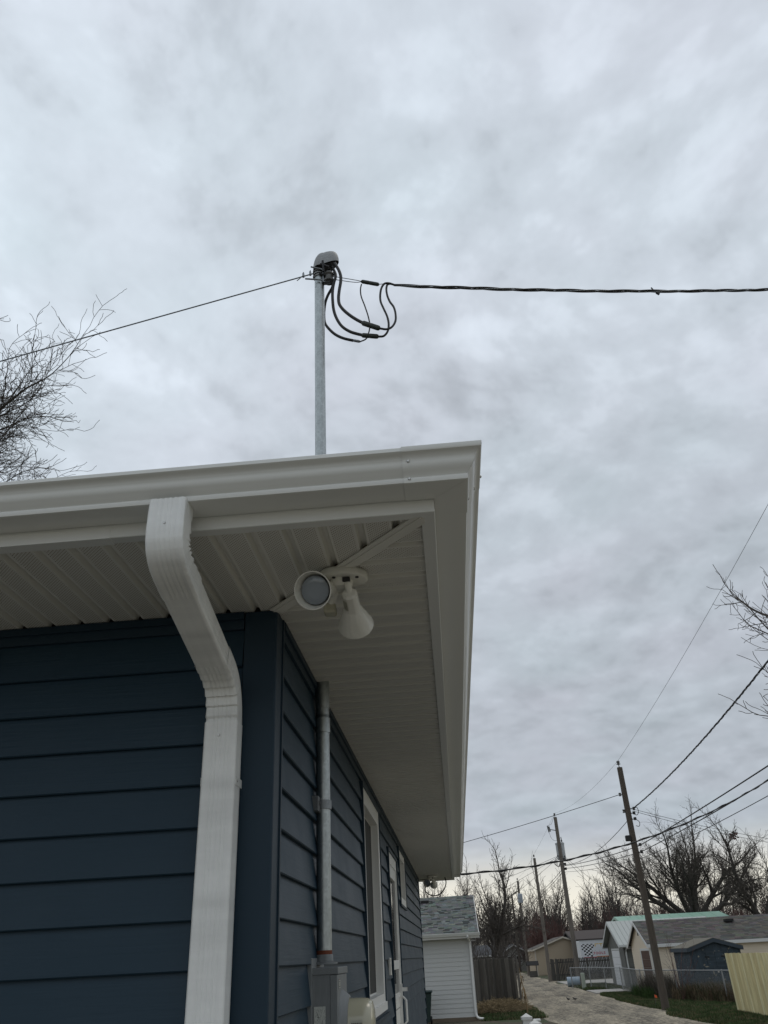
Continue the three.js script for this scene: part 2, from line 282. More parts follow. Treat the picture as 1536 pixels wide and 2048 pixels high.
for (let s = -FX + 0.008 - BW; s < 9.5; s += BW) soffitBand((a, y, e) => [-a, y, ZF + e], s, BW, (a) => Math.max(0, mit(-a) - ZF) + (-a > XW ? 0.012 : 0.004), () => IZ - ZF + 0.012, soffit);
for (let s = 1.935; s < 14.55; s += BW) soffitBand((a, y, e) => [XW + e, y, -a], s, BW, (a) => Math.max(0, mitX(-a) - XW) + (-a > ZF ? 0.012 : 0.004), () => IX - XW + 0.012, soffit);
{ // mitre strip: a flat bar with a raised spine
  const g = mb(0), a = [XW + 0.012, SOF, ZF + 0.012], b = [IX + 0.004, SOF, IZ + 0.004], d = norm(sub(b, a)), s = [-d[2], 0, d[0]];
  const bar = (w, y0, y1) => g.hexa([add(a, s, -w), add(b, s, -w), add(b, s, w), add(a, s, w)].map((p) => [p[0], SOF + y0, p[2]]).concat([add(a, s, -w), add(b, s, -w), add(b, s, w), add(a, s, w)].map((p) => [p[0], SOF + y1, p[2]])));
  bar(0.026, -0.0045, 0.0005); bar(0.010, -0.0075, -0.0047); g.build('mitre_strip', M.soffit, house);
}
{ // attic: dark plenum above the perforated soffit
  mb(0).box(XW - 0.3, FX - 0.02, SOF + 0.10, SOF + 0.115, ZB - 0.5, FZ - 0.02).build('attic_baffle', M.sheathing, house);
  mb(0).box(XL - 0.4, XW - 0.31, SOF + 0.10, SOF + 0.115, ZF - 0.3, FZ - 0.02).build('attic_baffle', M.sheathing, house);
}
// fascia covers: face with a return lip under it
const EX = 14.56; // back edge of the eave
{
  const prof = [[-0.040, SOF - 0.001], [-0.040, SOF - 0.004], [-0.002, SOF - 0.006], [0, SOF - 0.004], [0, SOF + 0.16], [-0.02, SOF + 0.16]];
  const f = mb(0), L = -9.6; for (let i = 0; i < prof.length - 1; i++) { const [o0, y0] = prof[i], [o1, y1] = prof[i + 1]; f.quad([L, y0, FZ + o0], [FX + o0, y0, FZ + o0], [FX + o1, y1, FZ + o1], [L, y1, FZ + o1]); } f.build('fascia', M.white, house);
  const s = mb(2); for (let i = 0; i < prof.length - 1; i++) { const [o0, y0] = prof[i], [o1, y1] = prof[i + 1]; s.quad([FX + o0, y0, FZ + o0], [FX + o0, y0, -EX], [FX + o1, y1, -EX], [FX + o1, y1, FZ + o1]); } s.build('fascia', M.white, house);
  // lapped joints in the covers
  for (const z of [-7.3, -11.0]) mb(2).box(FX - 0.041, FX + 0.0015, SOF - 0.0075, SOF + 0.03, z - 0.9, z).build('fascia_lap', M.white, house);
  mb(0).box(-3.4, -0.92, SOF - 0.0075, SOF + 0.03, FZ - 0.041, FZ + 0.0015).build('fascia_lap', M.white, house);
  mb(0).box(XL - 0.6, FX - 0.001, SOF - 0.004, SOF + 0.16, -EX, -EX + 0.02).build('fascia', M.white, house);
  mb(0).box(XL - 0.5, XW + 0.1, SOF, SOF + 0.006, -EX + 0.02, ZB - 0.001).build('soffit_board', M.soffit, house);
}
// K-style gutter: o = out from the fascia
const GB = 3.282;
const gprof = [[0.001, GB + 0.088], [0.001, GB], [0.093, GB - 0.001], [0.0965, GB + 0.0005], [0.098, GB + 0.004], [0.098, GB + 0.0145], [0.0955, GB + 0.0165], [0.1, GB + 0.021], [0.107, GB + 0.028], [0.1135, GB + 0.035], [0.118, GB + 0.043], [0.1198, GB + 0.051], [0.1207, GB + 0.058], [0.1235, GB + 0.064], [0.1285, GB + 0.0695], [0.135, GB + 0.0735], [0.140, GB + 0.0755], [0.142, GB + 0.0775], [0.142, GB + 0.0885], [0.140, GB + 0.0905], [0.126, GB + 0.0905], [0.126, GB + 0.083]];
function gutterRun(name, P, d, from, to, parent, lift = 0) { // P(o, y, s)
  const b = mb(d); b.L = d; const pos = [], uv = []; let acc = 0; const idx = [];
  const n = 24; const rows = gprof.map(([o, y], i) => { if (i) acc += Math.hypot(o - gprof[i - 1][0], y - gprof[i - 1][1]); const oo = i > 1 ? o + lift : o, yy = i < 7 ? y - lift : y + (i > 16 ? lift : 0); const row = []; for (let k = 0; k <= n; k++) { const t = k / n, s = lerp(from(oo), to(oo), t); row.push([...P(oo + 0.0009 * (vn(s * 1.1, i * 0.13, 8) - 0.5), yy + 0.0006 * (vn(s * 0.9, 3, 4) - 0.5), s), s, acc]); } return row; });
  for (let i = 0; i < rows.length; i++) for (let k = 0; k <= n; k++) { const q = rows[i][k]; pos.push(q[0], q[1], q[2]); uv.push(q[3], q[4]); }
  for (let i = 0; i < rows.length - 1; i++) for (let k = 0; k < n; k++) { const a = i * (n + 1) + k; idx.push(a, a + 1, a + n + 2, a, a + n + 2, a + n + 1); }
  let g = new THREE.BufferGeometry(); g.setAttribute('position', new THREE.Float32BufferAttribute(pos, 3)); g.setAttribute('uv', new THREE.Float32BufferAttribute(uv, 2)); g.setIndex(idx); g = toCreasedNormals(g, 0.55);
  return mesh(name, g, M.gutter, parent);
}
const frontG = (o, y, s) => [s, y, FZ + o], sideG = (o, y, s) => [FX + o, y, s];
const gutters = part('gutter', house);
gutterRun('gutter_run', frontG, 0, () => -9.7, (o) => FX + o, gutters);
gutterRun('gutter_run', sideG, 2, (o) => FZ + o, () => -EX, gutters);
gutterRun('corner_piece', frontG, 0, () => -0.045, (o) => FX + o, gutters, 0.0022);
gutterRun('corner_piece', sideG, 2, (o) => FZ + o, () => -2.04, gutters, 0.0022);
{ // end cap, screws
  mb(2).poly(gprof.slice(0, 21).map(([o, y]) => [FX + o, y, -EX])).build('end_cap', M.gutter, gutters);
  const sc = (p, q) => mesh('screw', latheAt([[0, 0.0045], [0.003, 0.004], [0.0052, 0.001], [0.0052, -0.001]], p, q, 8), M.screw, gutters);
  sc([-0.028, GB + 0.055, FZ + 0.1225], [-0.028, GB + 0.055, FZ + 1]); sc([-0.028, GB + 0.010, FZ + 0.1005], [-0.028, GB + 0.010, FZ + 1]); sc([-0.028, GB + 0.0925, FZ + 0.134], [-0.028, GB + 1, FZ + 0.134]); sc([0.14, GB + 0.0925, FZ + 0.134], [0.14, GB + 1, FZ + 0.134]);
  sc([FX + 0.1225, GB + 0.055, -2.0], [FX + 1, GB + 0.055, -2.0]); sc([FX + 0.1005, GB + 0.010, -1.98], [FX + 1, GB + 0.010, -1.98]); sc([FX + 0.1445, GB + 0.083, -1.98], [FX + 1, GB + 0.083, -1.98]);
}
{ // hip roof: four planes with thickness, carried by the fascia
  const x0 = XL - 0.66, x1 = FX + 0.05, z0 = -EX - 0.05, z1 = FZ + 0.05, y = GB + 0.09, p = 0.33, cx = (x0 + x1) / 2, h = (x1 - x0) / 2 * p, r0 = [cx, y + h, z1 - (x1 - x0) / 2], r1 = [cx, y + h, z0 + (x1 - x0) / 2], a = [x0, y, z1], b = [x1, y, z1], c = [x1, y, z0], d = [x0, y, z0];
  for (const pl of [[a, b, r0], [b, c, r1, r0], [c, d, r1], [d, a, r0, r1]]) mb(0).prism(pl, [0, 0.02, 0]).build('roof', M.shingle, house);
}
// ------------------------------------------------------------------ windows and door of the house
function windowUnit(at, s0, s1, y0, y1, o = {}) {
  const w = part('window', house), bx = (b, a, c, ya, yb, o0, o1) => b.hexa([[a, ya, o1], [c, ya, o1], [c, ya, o0], [a, ya, o0], [a, yb, o1], [c, yb, o1], [c, yb, o0], [a, yb, o0]].map((q) => at(...q)));
  const t = 0.022, f = o.frame || 0.07, tr = mb(1);
  bx(tr, s0, s0 + t, y0, y1, -0.02, 0.03); bx(tr, s1 - t, s1, y0, y1, -0.02, 0.03); bx(tr, s0 + t, s1 - t, y1 - t, y1, -0.02, 0.03); bx(tr, s0 + t, s1 - t, y0, y0 + t, -0.02, 0.03); tr.build('trim', o.trimMat || M.navyTrim, w);
  const a = s0 + t, c = s1 - t, ya = y0 + t, yb = y1 - t, fr = mb(1);
  bx(fr, a, a + f, ya, yb, -0.1, 0.022); bx(fr, c - f, c, ya, yb, -0.1, 0.022); bx(fr, a + f, c - f, yb - f, yb, -0.1, 0.0215); bx(fr, a + f, c - f, ya, ya + f, -0.1, 0.0215); fr.build('frame', M.vinylWhite, w);
  const sf = 0.03, A = a + f, C = c - f, Ya = ya + f, Yb = yb - f, sa = mb(1);
  bx(sa, A, A + sf, Ya, Yb, -0.075, -0.035); bx(sa, C - sf, C, Ya, Yb, -0.075, -0.035); bx(sa, A + sf, C - sf, Yb - sf, Yb, -0.075, -0.0355); bx(sa, A + sf, C - sf, Ya, Ya + sf, -0.075, -0.0355); sa.build('sash', M.vinylWhite, w);
  const g = mb(1); bx(g, A + sf, C - sf, Ya + sf, Yb - sf, -0.062, -0.054); g.build('pane', M.darkGlass, w);
  const sc = mb(1); bx(sc, A + 0.012, C - 0.012, Ya + 0.012, Yb - 0.012, -0.033, -0.0315); if (o.screen) sc.build('screen', M.screen, w);
  if (o.sill) { const s = mb(0); bx(s, s0 - 0.02, s1 + 0.02, y0 - 0.012, y0 + 0.006, -0.02, 0.05); s.build('sill', M.navyTrim, w); const s3 = mb(0); bx(s3, a + 0.004, c - 0.004, ya + 0.002, ya + 0.05, 0.0218, 0.036); s3.build('apron', M.vinylWhite, w); }
}
windowUnit(atSide, ...sideOpen[0], { frame: 0.1, screen: true, sill: true });
windowUnit(atSide, ...sideOpen[2], { frame: 0.07 });
windowUnit(atFront, ...frontOpen[0], { frame: 0.06, screen: true });
{ // storm door: s 7.40..8.48
  const d = part('storm_door', house), at = atSide, [s0, s1, y0, y1] = sideOpen[1], bx = (b, a, c, ya, yb, o0, o1) => b.hexa([[a, ya, o1], [c, ya, o1], [c, ya, o0], [a, ya, o0], [a, yb, o1], [c, yb, o1], [c, yb, o0], [a, yb, o0]].map((q) => at(...q)));
  const tr = mb(1); bx(tr, s0, s0 + 0.025, y0, y1, -0.03, 0.032); bx(tr, s1 - 0.025, s1, y0, y1, -0.03, 0.032); bx(tr, s0 + 0.025, s1 - 0.025, y1 - 0.025, y1, -0.03, 0.032); tr.build('trim', M.navyTrim, d);
  const fr = mb(1), a = s0 + 0.025, c = s1 - 0.025, yt = y1 - 0.025; bx(fr, a, a + 0.05, y0, yt, -0.1, 0.02); bx(fr, c - 0.05, c, y0, yt, -0.1, 0.02); bx(fr, a + 0.05, c - 0.05, yt - 0.09, yt, -0.1, 0.0195); fr.build('frame', M.vinylWhite, d);
  const A = a + 0.052, C = c - 0.052, T = yt - 0.092, mid = 2.05, lo = y0 + 0.02, lf = mb(1);
  bx(lf, A, A + 0.08, lo, T, -0.02, 0.012); bx(lf, C - 0.08, C, lo, T, -0.02, 0.012); bx(lf, A + 0.08, C - 0.08, T - 0.1, T, -0.02, 0.0115); bx(lf, A + 0.08, C - 0.08, mid, mid + 0.07, -0.02, 0.0115); bx(lf, A + 0.08, C - 0.08, lo, lo + 0.2, -0.02, 0.0115); bx(lf, A + 0.08, C - 0.08, mid - 0.22, mid - 0.19, -0.02, 0.0115); lf.build('door_panel', M.vinylWhite, d);
  const g = mb(1); bx(g, A + 0.08, C - 0.08, mid + 0.07, T - 0.1, -0.004, 0); g.build('pane', M.darkGlass, d);
  const g2 = mb(1); bx(g2, A + 0.08, C - 0.08, mid - 0.19, mid, -0.006, -0.003); g2.build('pane', M.darkGlass, d);
  for (let k = 0; k < 9; k++) { const y = lo + 0.21 + k * 0.122, s = mb(0); bx(s, A + 0.084, C - 0.084, y, y + 0.112, -0.012, 0.004); s.build('slat', M.soffit, d); }
  const h = mb(1); bx(h, C - 0.075, C - 0.02, 1.83, 1.93, 0.012, 0.03); bx(h, C - 0.05, C - 0.03, 1.87, 1.9, 0.03, 0.075); h.tube([at(C - 0.04, 1.83, 0.03), at(C - 0.04, 1.80, 0.06), at(C - 0.04, 1.64, 0.062), at(C - 0.04, 1.61, 0.03), at(C - 0.04, 1.6, 0.012)], 0.009, 6); h.build('handle', M.vinylWhite, d);
  rbox('doorbell', XW + 0.012, XW + 0.034, 2.02, 2.14, -7.12, -7.06, 0.006, M.lampShell, house);
}
// ------------------------------------------------------------------ downspout (part of the house): 102 x 76 mm, corrugated
{
  const ds = part('downspout', house), xc = -0.712;
  // path of the front face: [z, y]
  function sweep(name, path, grow, inner, crimps, m = M.downspout, rib = 1) { // path: [z,y][]; inner: -1 crimps on the back, +1 on the front
    const prof = []; const hw = 0.0515 + grow, dp = 0.076 + grow * 2; const ribs = [-0.026, -0.012, 0.002, 0.016, 0.03];
    const fr = (u) => { let r = 0; for (const q of ribs) r -= rib * 0.0036 * Math.exp(-(((u - q) / 0.0034) ** 2)); return r; };
    const rr = 0.011; const N = 44;
    for (let i = 0; i <= N; i++) { const u = lerp(-hw + rr, hw - rr, i / N); prof.push([u, fr(u) + grow]); }
    for (let i = 1; i <= 4; i++) { const a = i / 5 * Math.PI / 2; prof.push([hw - rr + rr * Math.sin(a), grow - rr + rr * Math.cos(a)]); }
    for (let i = 0; i <= 26; i++) { const v = lerp(-rr, -dp + rr, i / 26); let r = 0; for (const q of [-0.026, -0.039, -0.052]) r -= 0.0022 * Math.exp(-(((v - q) / 0.003) ** 2)); prof.push([hw + r, v + grow]); }
    for (let i = 1; i <= 3; i++) { const a = i / 4 * Math.PI / 2; prof.push([hw - rr + rr * Math.cos(a), grow - dp + rr - rr * Math.sin(a)]); }
    for (let i = 0; i <= 8; i++) prof.push([lerp(hw - rr, -hw + rr, i / 8), grow - dp]);
    for (let i = 1; i <= 3; i++) { const a = i / 4 * Math.PI / 2; prof.push([-hw + rr - rr * Math.sin(a), grow - dp + rr - rr * Math.cos(a)]); }
    for (let i = 0; i <= 26; i++) { const v = lerp(-dp + rr, -rr, i / 26); let r = 0; for (const q of [-0.026, -0.039, -0.052]) r += 0.0022 * Math.exp(-(((v - q) / 0.003) ** 2)); prof.push([-hw + r, v + grow]); }
    for (let i = 1; i <= 4; i++) { const a = i / 5 * Math.PI / 2; prof.push([-hw + rr - rr * Math.cos(a), grow - rr + rr * Math.sin(a)]); }
    const pos = [], uv = [], idx = []; let L = 0; const n = prof.length;
    path.forEach((p, i) => {
      const a = path[Math.max(0, i - 1)], b = path[Math.min(path.length - 1, i + 1)]; let tz = b[0] - a[0], ty = b[1] - a[1]; const l = Math.hypot(tz, ty); tz /= l; ty /= l; if (i) L += Math.hypot(p[0] - path[i - 1][0], p[1] - path[i - 1][1]);
      const nz = -ty, ny = tz; // outward (front) normal when the path runs down
      const t = i / (path.length - 1);
      for (const [u, v] of prof) {
        let vv = v, uu = u; const depth = (grow - v) / dp; // 0 front .. 1 back
        if (crimps) { const w = inner > 0 ? 1 - depth : depth, ph = (t * crimps) % 1, env = Math.sin(Math.PI * Math.min(1, Math.max(0, t * 1.16 - 0.08))) ** 0.5 || 0, saw = (ph < 0.82 ? ph / 0.82 : (1 - ph) / 0.18); const k = env * Math.pow(Math.max(0, w), 0.8) * (inner > 0 ? 0.0075 : 0.015) * (0.6 + 0.8 * hash(Math.floor(t * crimps), 5, 9)); vv += (inner > 0 ? -1 : 1) * k * (1 - saw) * 0.9; uu *= 1 + env * w * (inner > 0 ? 0.035 : 0.07) * (saw - 0.6); }
        pos.push(xc + uu, p[1] + ny * vv, p[0] + nz * vv); uv.push(u, L);
      }
    });
    for (let i = 0; i < path.length - 1; i++) for (let j = 0; j < n; j++) { const a = i * n + j, b = i * n + (j + 1) % n; idx.push(a, b, b + n, a, b + n, a + n); }
    let g = new THREE.BufferGeometry(); g.setAttribute('position', new THREE.Float32BufferAttribute(pos, 3)); g.setAttribute('uv', new THREE.Float32BufferAttribute(uv, 2)); g.setIndex(idx); g = toCreasedNormals(g, 0.7); return mesh(name, g, m, ds);
  }
  const curve = (pts, n) => new THREE.CatmullRomCurve3(pts.map(([z, y]) => new THREE.Vector3(0, y, z)), false, 'centripetal').getPoints(n).map((p) => [p.z, p.y]);
  sweep('outlet_elbow', curve([[-1.829, GB + 0.004], [-1.8265, 3.24], [-1.826, 3.185], [-1.832, 3.15], [-1.848, 3.12], [-1.874, 3.096], [-1.912, 3.078], [-1.958, 3.064], [-2.005, 3.052]], 84), 0.0022, -1, 9);
  sweep('offset_pipe', [[-1.985, 3.056], [-2.1, 3.026], [-2.25, 2.988], [-2.385, 2.953]], 0, 0, 0, M.downspout, 0.3);
  sweep('lower_elbow', curve([[-2.345, 2.964], [-2.39, 2.952], [-2.432, 2.938], [-2.464, 2.917], [-2.483, 2.888], [-2.492, 2.85], [-2.495, 2.815], [-2.495, 2.795]], 90), 0.0018, 1, 8);
  sweep('pipe', [[-2.495, 2.83], [-2.495, 2.2], [-2.495, 1.2], [-2.495, 0.16]], 0.0032, 0, 0);
  sweep('outlet_shoe', curve([[-2.495, 0.22], [-2.49, 0.15], [-2.45, 0.09], [-2.35, 0.05], [-2.25, 0.03]], 20), 0.005, 0, 0);
  // strap and screws
  mb(1).box(xc + 0.0548, xc + 0.0562, 2.63, 2.656, -2.585, -2.5).box(xc - 0.0556, xc - 0.0548, 2.63, 2.656, -2.585, -2.5).build('strap', M.white, ds);
  mesh('screw', latheAt([[0, 0.004], [0.0035, 0.003], [0.005, 0], [0.005, -0.002]], [xc + 0.0562, 2.643, -2.52], [xc + 1, 2.643, -2.52], 8), M.screw, ds);
  mesh('screw', latheAt([[0, 0.004], [0.0035, 0.003], [0.005, 0], [0.005, -0.002]], [xc - 0.004, 2.785, -2.4915], [xc - 0.004, 2.785, -1], 8), M.screw, ds);
  mesh('screw', latheAt([[0, 0.004], [0.0035, 0.003], [0.005, 0], [0.005, -0.002]], [xc - 0.002, 3.205, -1.8255], [xc - 0.002, 3.205, -1], 8), M.screw, ds);
}
console.log('house ready');
// ------------------------------------------------------------------ service mast, meter
const MX = -0.525, MZ = -3.48;
{
  const t = thing('service_mast', 'galvanized steel conduit mast rising through the eave to a weatherhead', 'mast', [0, 0, 0]);
  const r = 0.0302;
  mb(1).tube([[MX, 2.17, MZ], [MX, 2.6, MZ], [MX, 3.1, MZ]], r, 28).build('lower_conduit', M.galv, t);
  mb(1).tube([[MX, 3.02, MZ], [MX, 3.085, MZ]], r + 0.0035, 28).build('coupling', M.galv, t);
  mb(1).tube([[MX, 3.086, MZ], [MX, 3.4, MZ], [MX, 4.0, MZ], [MX, 5.0, MZ], [MX, 5.94, MZ]], r, 28).build('mast_pipe', M.galv, t);
  mb(1).tube([[MX, 3.13, MZ], [MX, 3.262, MZ]], r + 0.0022, 28).build('sleeve', M.galv, t);
  mesh('roof_flashing', latheAt([[0.16, 0], [0.15, 0.03], [0.06, 0.07], [0.034, 0.16], [0.031, 0.17]], [MX, 3.86, MZ], [MX, 5, MZ], 24), M.boxDark, t);
  // wall clamp
  const c = part('wall_clamp', t);
  mb(1).tube([[MX, 2.696, MZ], [MX, 2.732, MZ]], r + 0.0055, 24).build('strap', M.hardware, c);
  rbox('ear', MX - 0.008, MX + 0.01, 2.692, 2.736, MZ - 0.085, MZ - 0.032, 0.004, M.hardware, c);
  rbox('bracket', XW + 0.002, MX - 0.008, 2.68, 2.742, MZ + 0.015, MZ + 0.085, 0.004, M.boxDark, c);
  mesh('bolt', latheAt([[0, 0.016], [0.008, 0.016], [0.008, 0], [0.004, 0], [0.004, -0.05]], [MX + 0.006, 2.714, MZ - 0.055], [MX + 1, 2.714, MZ - 0.055], 6), M.hardware, c);
  mesh('bolt', latheAt([[0, 0.016], [0.008, 0.016], [0.008, 0], [0.004, 0], [0.004, -0.03]], [MX - 0.02, 2.714, MZ + 0.062], [MX + 1, 2.714, MZ + 0.062], 6), M.hardware, c);
  // hub at the bottom: rust-red ring, cast hub
  mb(1).tube([[MX, 2.158, MZ], [MX, 2.172, MZ]], r + 0.0012, 24).build('rust_ring', M.rust, t);
  mesh('hub', latheAt([[0.052, 0], [0.052, 0.007], [0.036, 0.01], [0.0345, 0.03], [0.0325, 0.034], [0.03, 0.034]], [MX, 2.124, MZ], [MX, 3, MZ], 24), M.boxGrey, t);
  // weatherhead
  const w = part('weatherhead', t); const pos = [], uv = [], idx = []; const n = 36, rows = 12;
  const plan = (a) => { const c0 = Math.cos(a), s0 = Math.sin(a); return [c0 > 0 ? 0.122 * c0 : 0.043 * c0, s0 * 0.052 * (c0 > 0 ? 1 - 0.12 * c0 * c0 : 1)]; };
  for (let i = 0; i <= rows; i++) { const f = i / rows, k = Math.cos(f * Math.PI / 2), h = Math.sin(f * Math.PI / 2); for (let j = 0; j < n; j++) { const [x, z] = plan(j / n * Math.PI * 2); const rim = x > 0.02 ? (x - 0.02) * 0.62 : 0; const sx = x * (0.35 + 0.65 * k) * k + (x > 0 ? 0.018 * (1 - k) * 1.2 : 0); pos.push(MX + 0.004 + (k > 0.01 ? x * Math.pow(k, 0.72) : 0) + 0.028 * (1 - k), 5.935 + rim * k + h * 0.145, MZ + z * Math.pow(k, 0.8)); uv.push(j / n * 0.5, f * 0.2); } }
  for (let i = 0; i < rows; i++) for (let j = 0; j < n; j++) { const a = i * n + j, b = i * n + (j + 1) % n; idx.push(a, b, b + n, a, b + n, a + n); }
  let g = new THREE.BufferGeometry(); g.setAttribute('position', new THREE.Float32BufferAttribute(pos, 3)); g.setAttribute('uv', new THREE.Float32BufferAttribute(uv, 2)); g.setIndex(idx); g.computeVertexNormals(); mesh('hood', g, M.castAlu, w);
  const pl = mb(0), cc = [MX + 0.03, 5.955, MZ]; for (let j = 0; j < n; j++) { const P = (q) => { const [x, z] = plan(q / n * Math.PI * 2); const rim = x > 0.02 ? (x - 0.02) * 0.62 : 0; return [MX + 0.004 + x * 0.94, 5.938 + rim, MZ + z * 0.94]; }; pl.tri(cc, P(j), P(j + 1)); pl.tri(add(cc, [0, -0.03, 0]), add(P(j), [0, -0.014, 0]), add(P(j + 1), [0, -0.014, 0])); } pl.build('wire_plate', M.black, w);
  mb(1).tube([[MX, 5.865, MZ], [MX, 5.945, MZ]], 0.0365, 24).build('collar', M.castAlu, w);
  for (const [y, q] of [[5.878, 0.004], [5.902, -0.006], [5.925, 0.007]]) { const ring = []; for (let j = 0; j <= 24; j++) { const a = j / 24 * Math.PI * 2; ring.push([MX + 0.0385 * Math.cos(a), y + q * Math.sin(a + 1), MZ + 0.0385 * Math.sin(a)]); } mb(0).tube(ring, 0.0032, 6).build('band', M.black, w); }
  for (const [a, b] of [[[-0.572, 5.933, -3.44], [-0.50, 5.898, -3.438]], [[-0.608, 5.833, -3.44], [-0.50, 5.806, -3.438]]]) mb(0).tube([a, b], 0.0052, 8).build('bolt', M.hardware, w);
  for (const [a, b] of [[[-0.51, 5.94, -3.43], [-0.455, 5.90, -3.425]], [[-0.495, 5.955, -3.42], [-0.49, 5.87, -3.43]], [[-0.52, 5.87, -3.44], [-0.45, 5.845, -3.46]]]) mb(0).tube([a, b], 0.007, 6).build('clamp_piece', M.black, w);
  // spool insulator on a clevis
  const s = part('insulator', t);
  mesh('spool', latheAt([[0.012, -0.036], [0.031, -0.034], [0.033, -0.022], [0.024, -0.012], [0.024, 0.012], [0.033, 0.022], [0.031, 0.034], [0.012, 0.036]], [-0.462, 5.843, -3.462], [-0.462, 6.843, -3.462], 20), M.porcelain, s);
  mb(0).box(-0.5, -0.452, 5.881, 5.886, -3.477, -3.447).box(-0.5, -0.452, 5.80, 5.805, -3.477, -3.447).box(-0.5, -0.495, 5.80, 5.886, -3.4765, -3.4475).build('clevis', M.hardware, s);
  mb(1).tube([[-0.462, 5.79, -3.462], [-0.462, 5.9, -3.462]], 0.005, 8).build('pin', M.hardware, s);
}
{ // meter box on the side wall
  const t = thing('meter_box', 'grey steel electric meter box with worn stickers under the conduit', 'meter box');
  const x0 = XW + 0.018, x1 = -0.455, z0 = -3.61, z1 = -3.335, y0 = 1.62, y1 = 2.112;
  rbox('enclosure', x0, x1 - 0.026, y0, y1 - 0.004, z0, z1, 0.003, M.boxGrey, t);
  rbox('cover', x1 - 0.028, x1, y0 + 0.003, y1 - 0.022, z0 - 0.001, z1 + 0.0015, 0.003, M.boxGrey, t);
  rbox('top_cap', x0, x1 + 0.004, y1 - 0.021, y1 + 0.0025, z0 - 0.004, z1 + 0.004, 0.003, M.boxGrey, t);
  rbox('back_plate', XW + 0.004, x0 + 0.004, y0 - 0.02, y1 + 0.035, z0 - 0.012, z1 + 0.018, 0.002, M.boxGrey, t);
  // raised ring of the socket
  const yc = 1.952, zc = -3.472;
  mesh('socket_ring', latheAt([[0.118, 0], [0.104, 0.02], [0.098, 0.028], [0.09, 0.03]], [x1 - 0.001, yc - 0.03, zc], [1, yc - 0.03, zc], 36), M.boxGrey, t);
  const meter = part('meter', t);
  mesh('meter_cover', latheAt([[0.088, 0], [0.087, 0.05], [0.084, 0.072], [0.075, 0.086], [0.055, 0.092], [0, 0.094]], [x1 + 0.028, yc - 0.03, zc], [1, yc - 0.03, zc], 40), M.meterCover, meter);
  // labels: worn printed paper
  const cv = document.createElement('canvas'); cv.width = 96; cv.height = 160; const c = cv.getContext('2d'), R = rng(8); c.fillStyle = '#b9bcb6'; c.fillRect(0, 0, 96, 160); for (let i = 0; i < 260; i++) { c.fillStyle = R() < 0.5 ? 'rgba(90,96,96,0.35)' : 'rgba(225,228,222,0.3)'; c.fillRect(R() * 96, R() * 160, 1 + R() * 3, 2 + R() * 16); } c.strokeStyle = '#23262a'; c.lineWidth = 2; c.beginPath(); c.moveTo(20, 30); c.lineTo(40, 62); c.lineTo(28, 80); c.moveTo(22, 58); c.lineTo(50, 64); c.moveTo(70, 80); c.lineTo(66, 110); c.stroke();
  const ct = new THREE.CanvasTexture(cv); ct.colorSpace = THREE.SRGBColorSpace; const ms = new THREE.MeshStandardMaterial({ map: ct, roughness: 0.8, side: THREE.DoubleSide });
  const q = (nm, pts, m) => mb(1).quad(...pts, [[0, 0], [1, 0], [1, 1], [0, 1]]).build(nm, m, t);
  q('sticker', [[-0.542, 1.905, z1 + 0.002], [-0.5, 1.905, z1 + 0.002], [-0.5, 1.992, z1 + 0.002], [-0.542, 1.992, z1 + 0.002]], ms);
  const cw = document.createElement('canvas'); cw.width = 64; cw.height = 96; const d = cw.getContext('2d'); d.fillStyle = '#6d716f'; d.fillRect(0, 0, 64, 96); d.strokeStyle = '#c8c6bd'; d.lineWidth = 5; d.strokeRect(6, 14, 52, 76); d.fillStyle = '#c8c6bd'; d.fillRect(26, 30, 14, 44); d.fillStyle = '#b06a5a'; d.fillRect(26, 0, 10, 10); const dt = new THREE.CanvasTexture(cw); dt.colorSpace = THREE.SRGBColorSpace;
  q('sticker', [[x1 + 0.0012, 2.045, -3.362], [x1 + 0.0012, 2.045, -3.42], [x1 + 0.0012, 2.075, -3.42], [x1 + 0.0012, 2.075, -3.362]], new THREE.MeshStandardMaterial({ map: dt, roughness: 0.7, side: THREE.DoubleSide }));
  const ce = document.createElement('canvas'); ce.width = 128; ce.height = 64; const e = ce.getContext('2d'); e.fillStyle = '#b4b3a6'; e.fillRect(0, 0, 128, 64); e.fillStyle = '#55564f'; for (let i = 0; i < 7; i++) for (let x = 6; x < 118;) { const w = 6 + R() * 14; e.fillRect(x, 6 + i * 8, w, 3); x += w + 4; } const et = new THREE.CanvasTexture(ce); et.colorSpace = THREE.SRGBColorSpace;
  const lb = mb(0); const pts = []; for (let i = 0; i <= 8; i++) { const a = lerp(-0.7, 0.22, i / 8); pts.push([0.0885 * Math.cos(a), 0.0885 * Math.sin(a)]); }
  for (let i = 0; i < 8; i++) { const P = (k, o) => [x1 + 0.028 + o, yc - 0.03 + pts[k][1] * 0.999, zc + pts[k][0]]; lb.quad(P(i, 0.012), P(i, 0.055), P(i + 1, 0.055), P(i + 1, 0.012), [[0, i / 8], [1, i / 8], [1, (i + 1) / 8], [0, (i + 1) / 8]]); } lb.build('label_plate', new THREE.MeshStandardMaterial({ map: et, roughness: 0.6, side: THREE.DoubleSide }), meter);
}
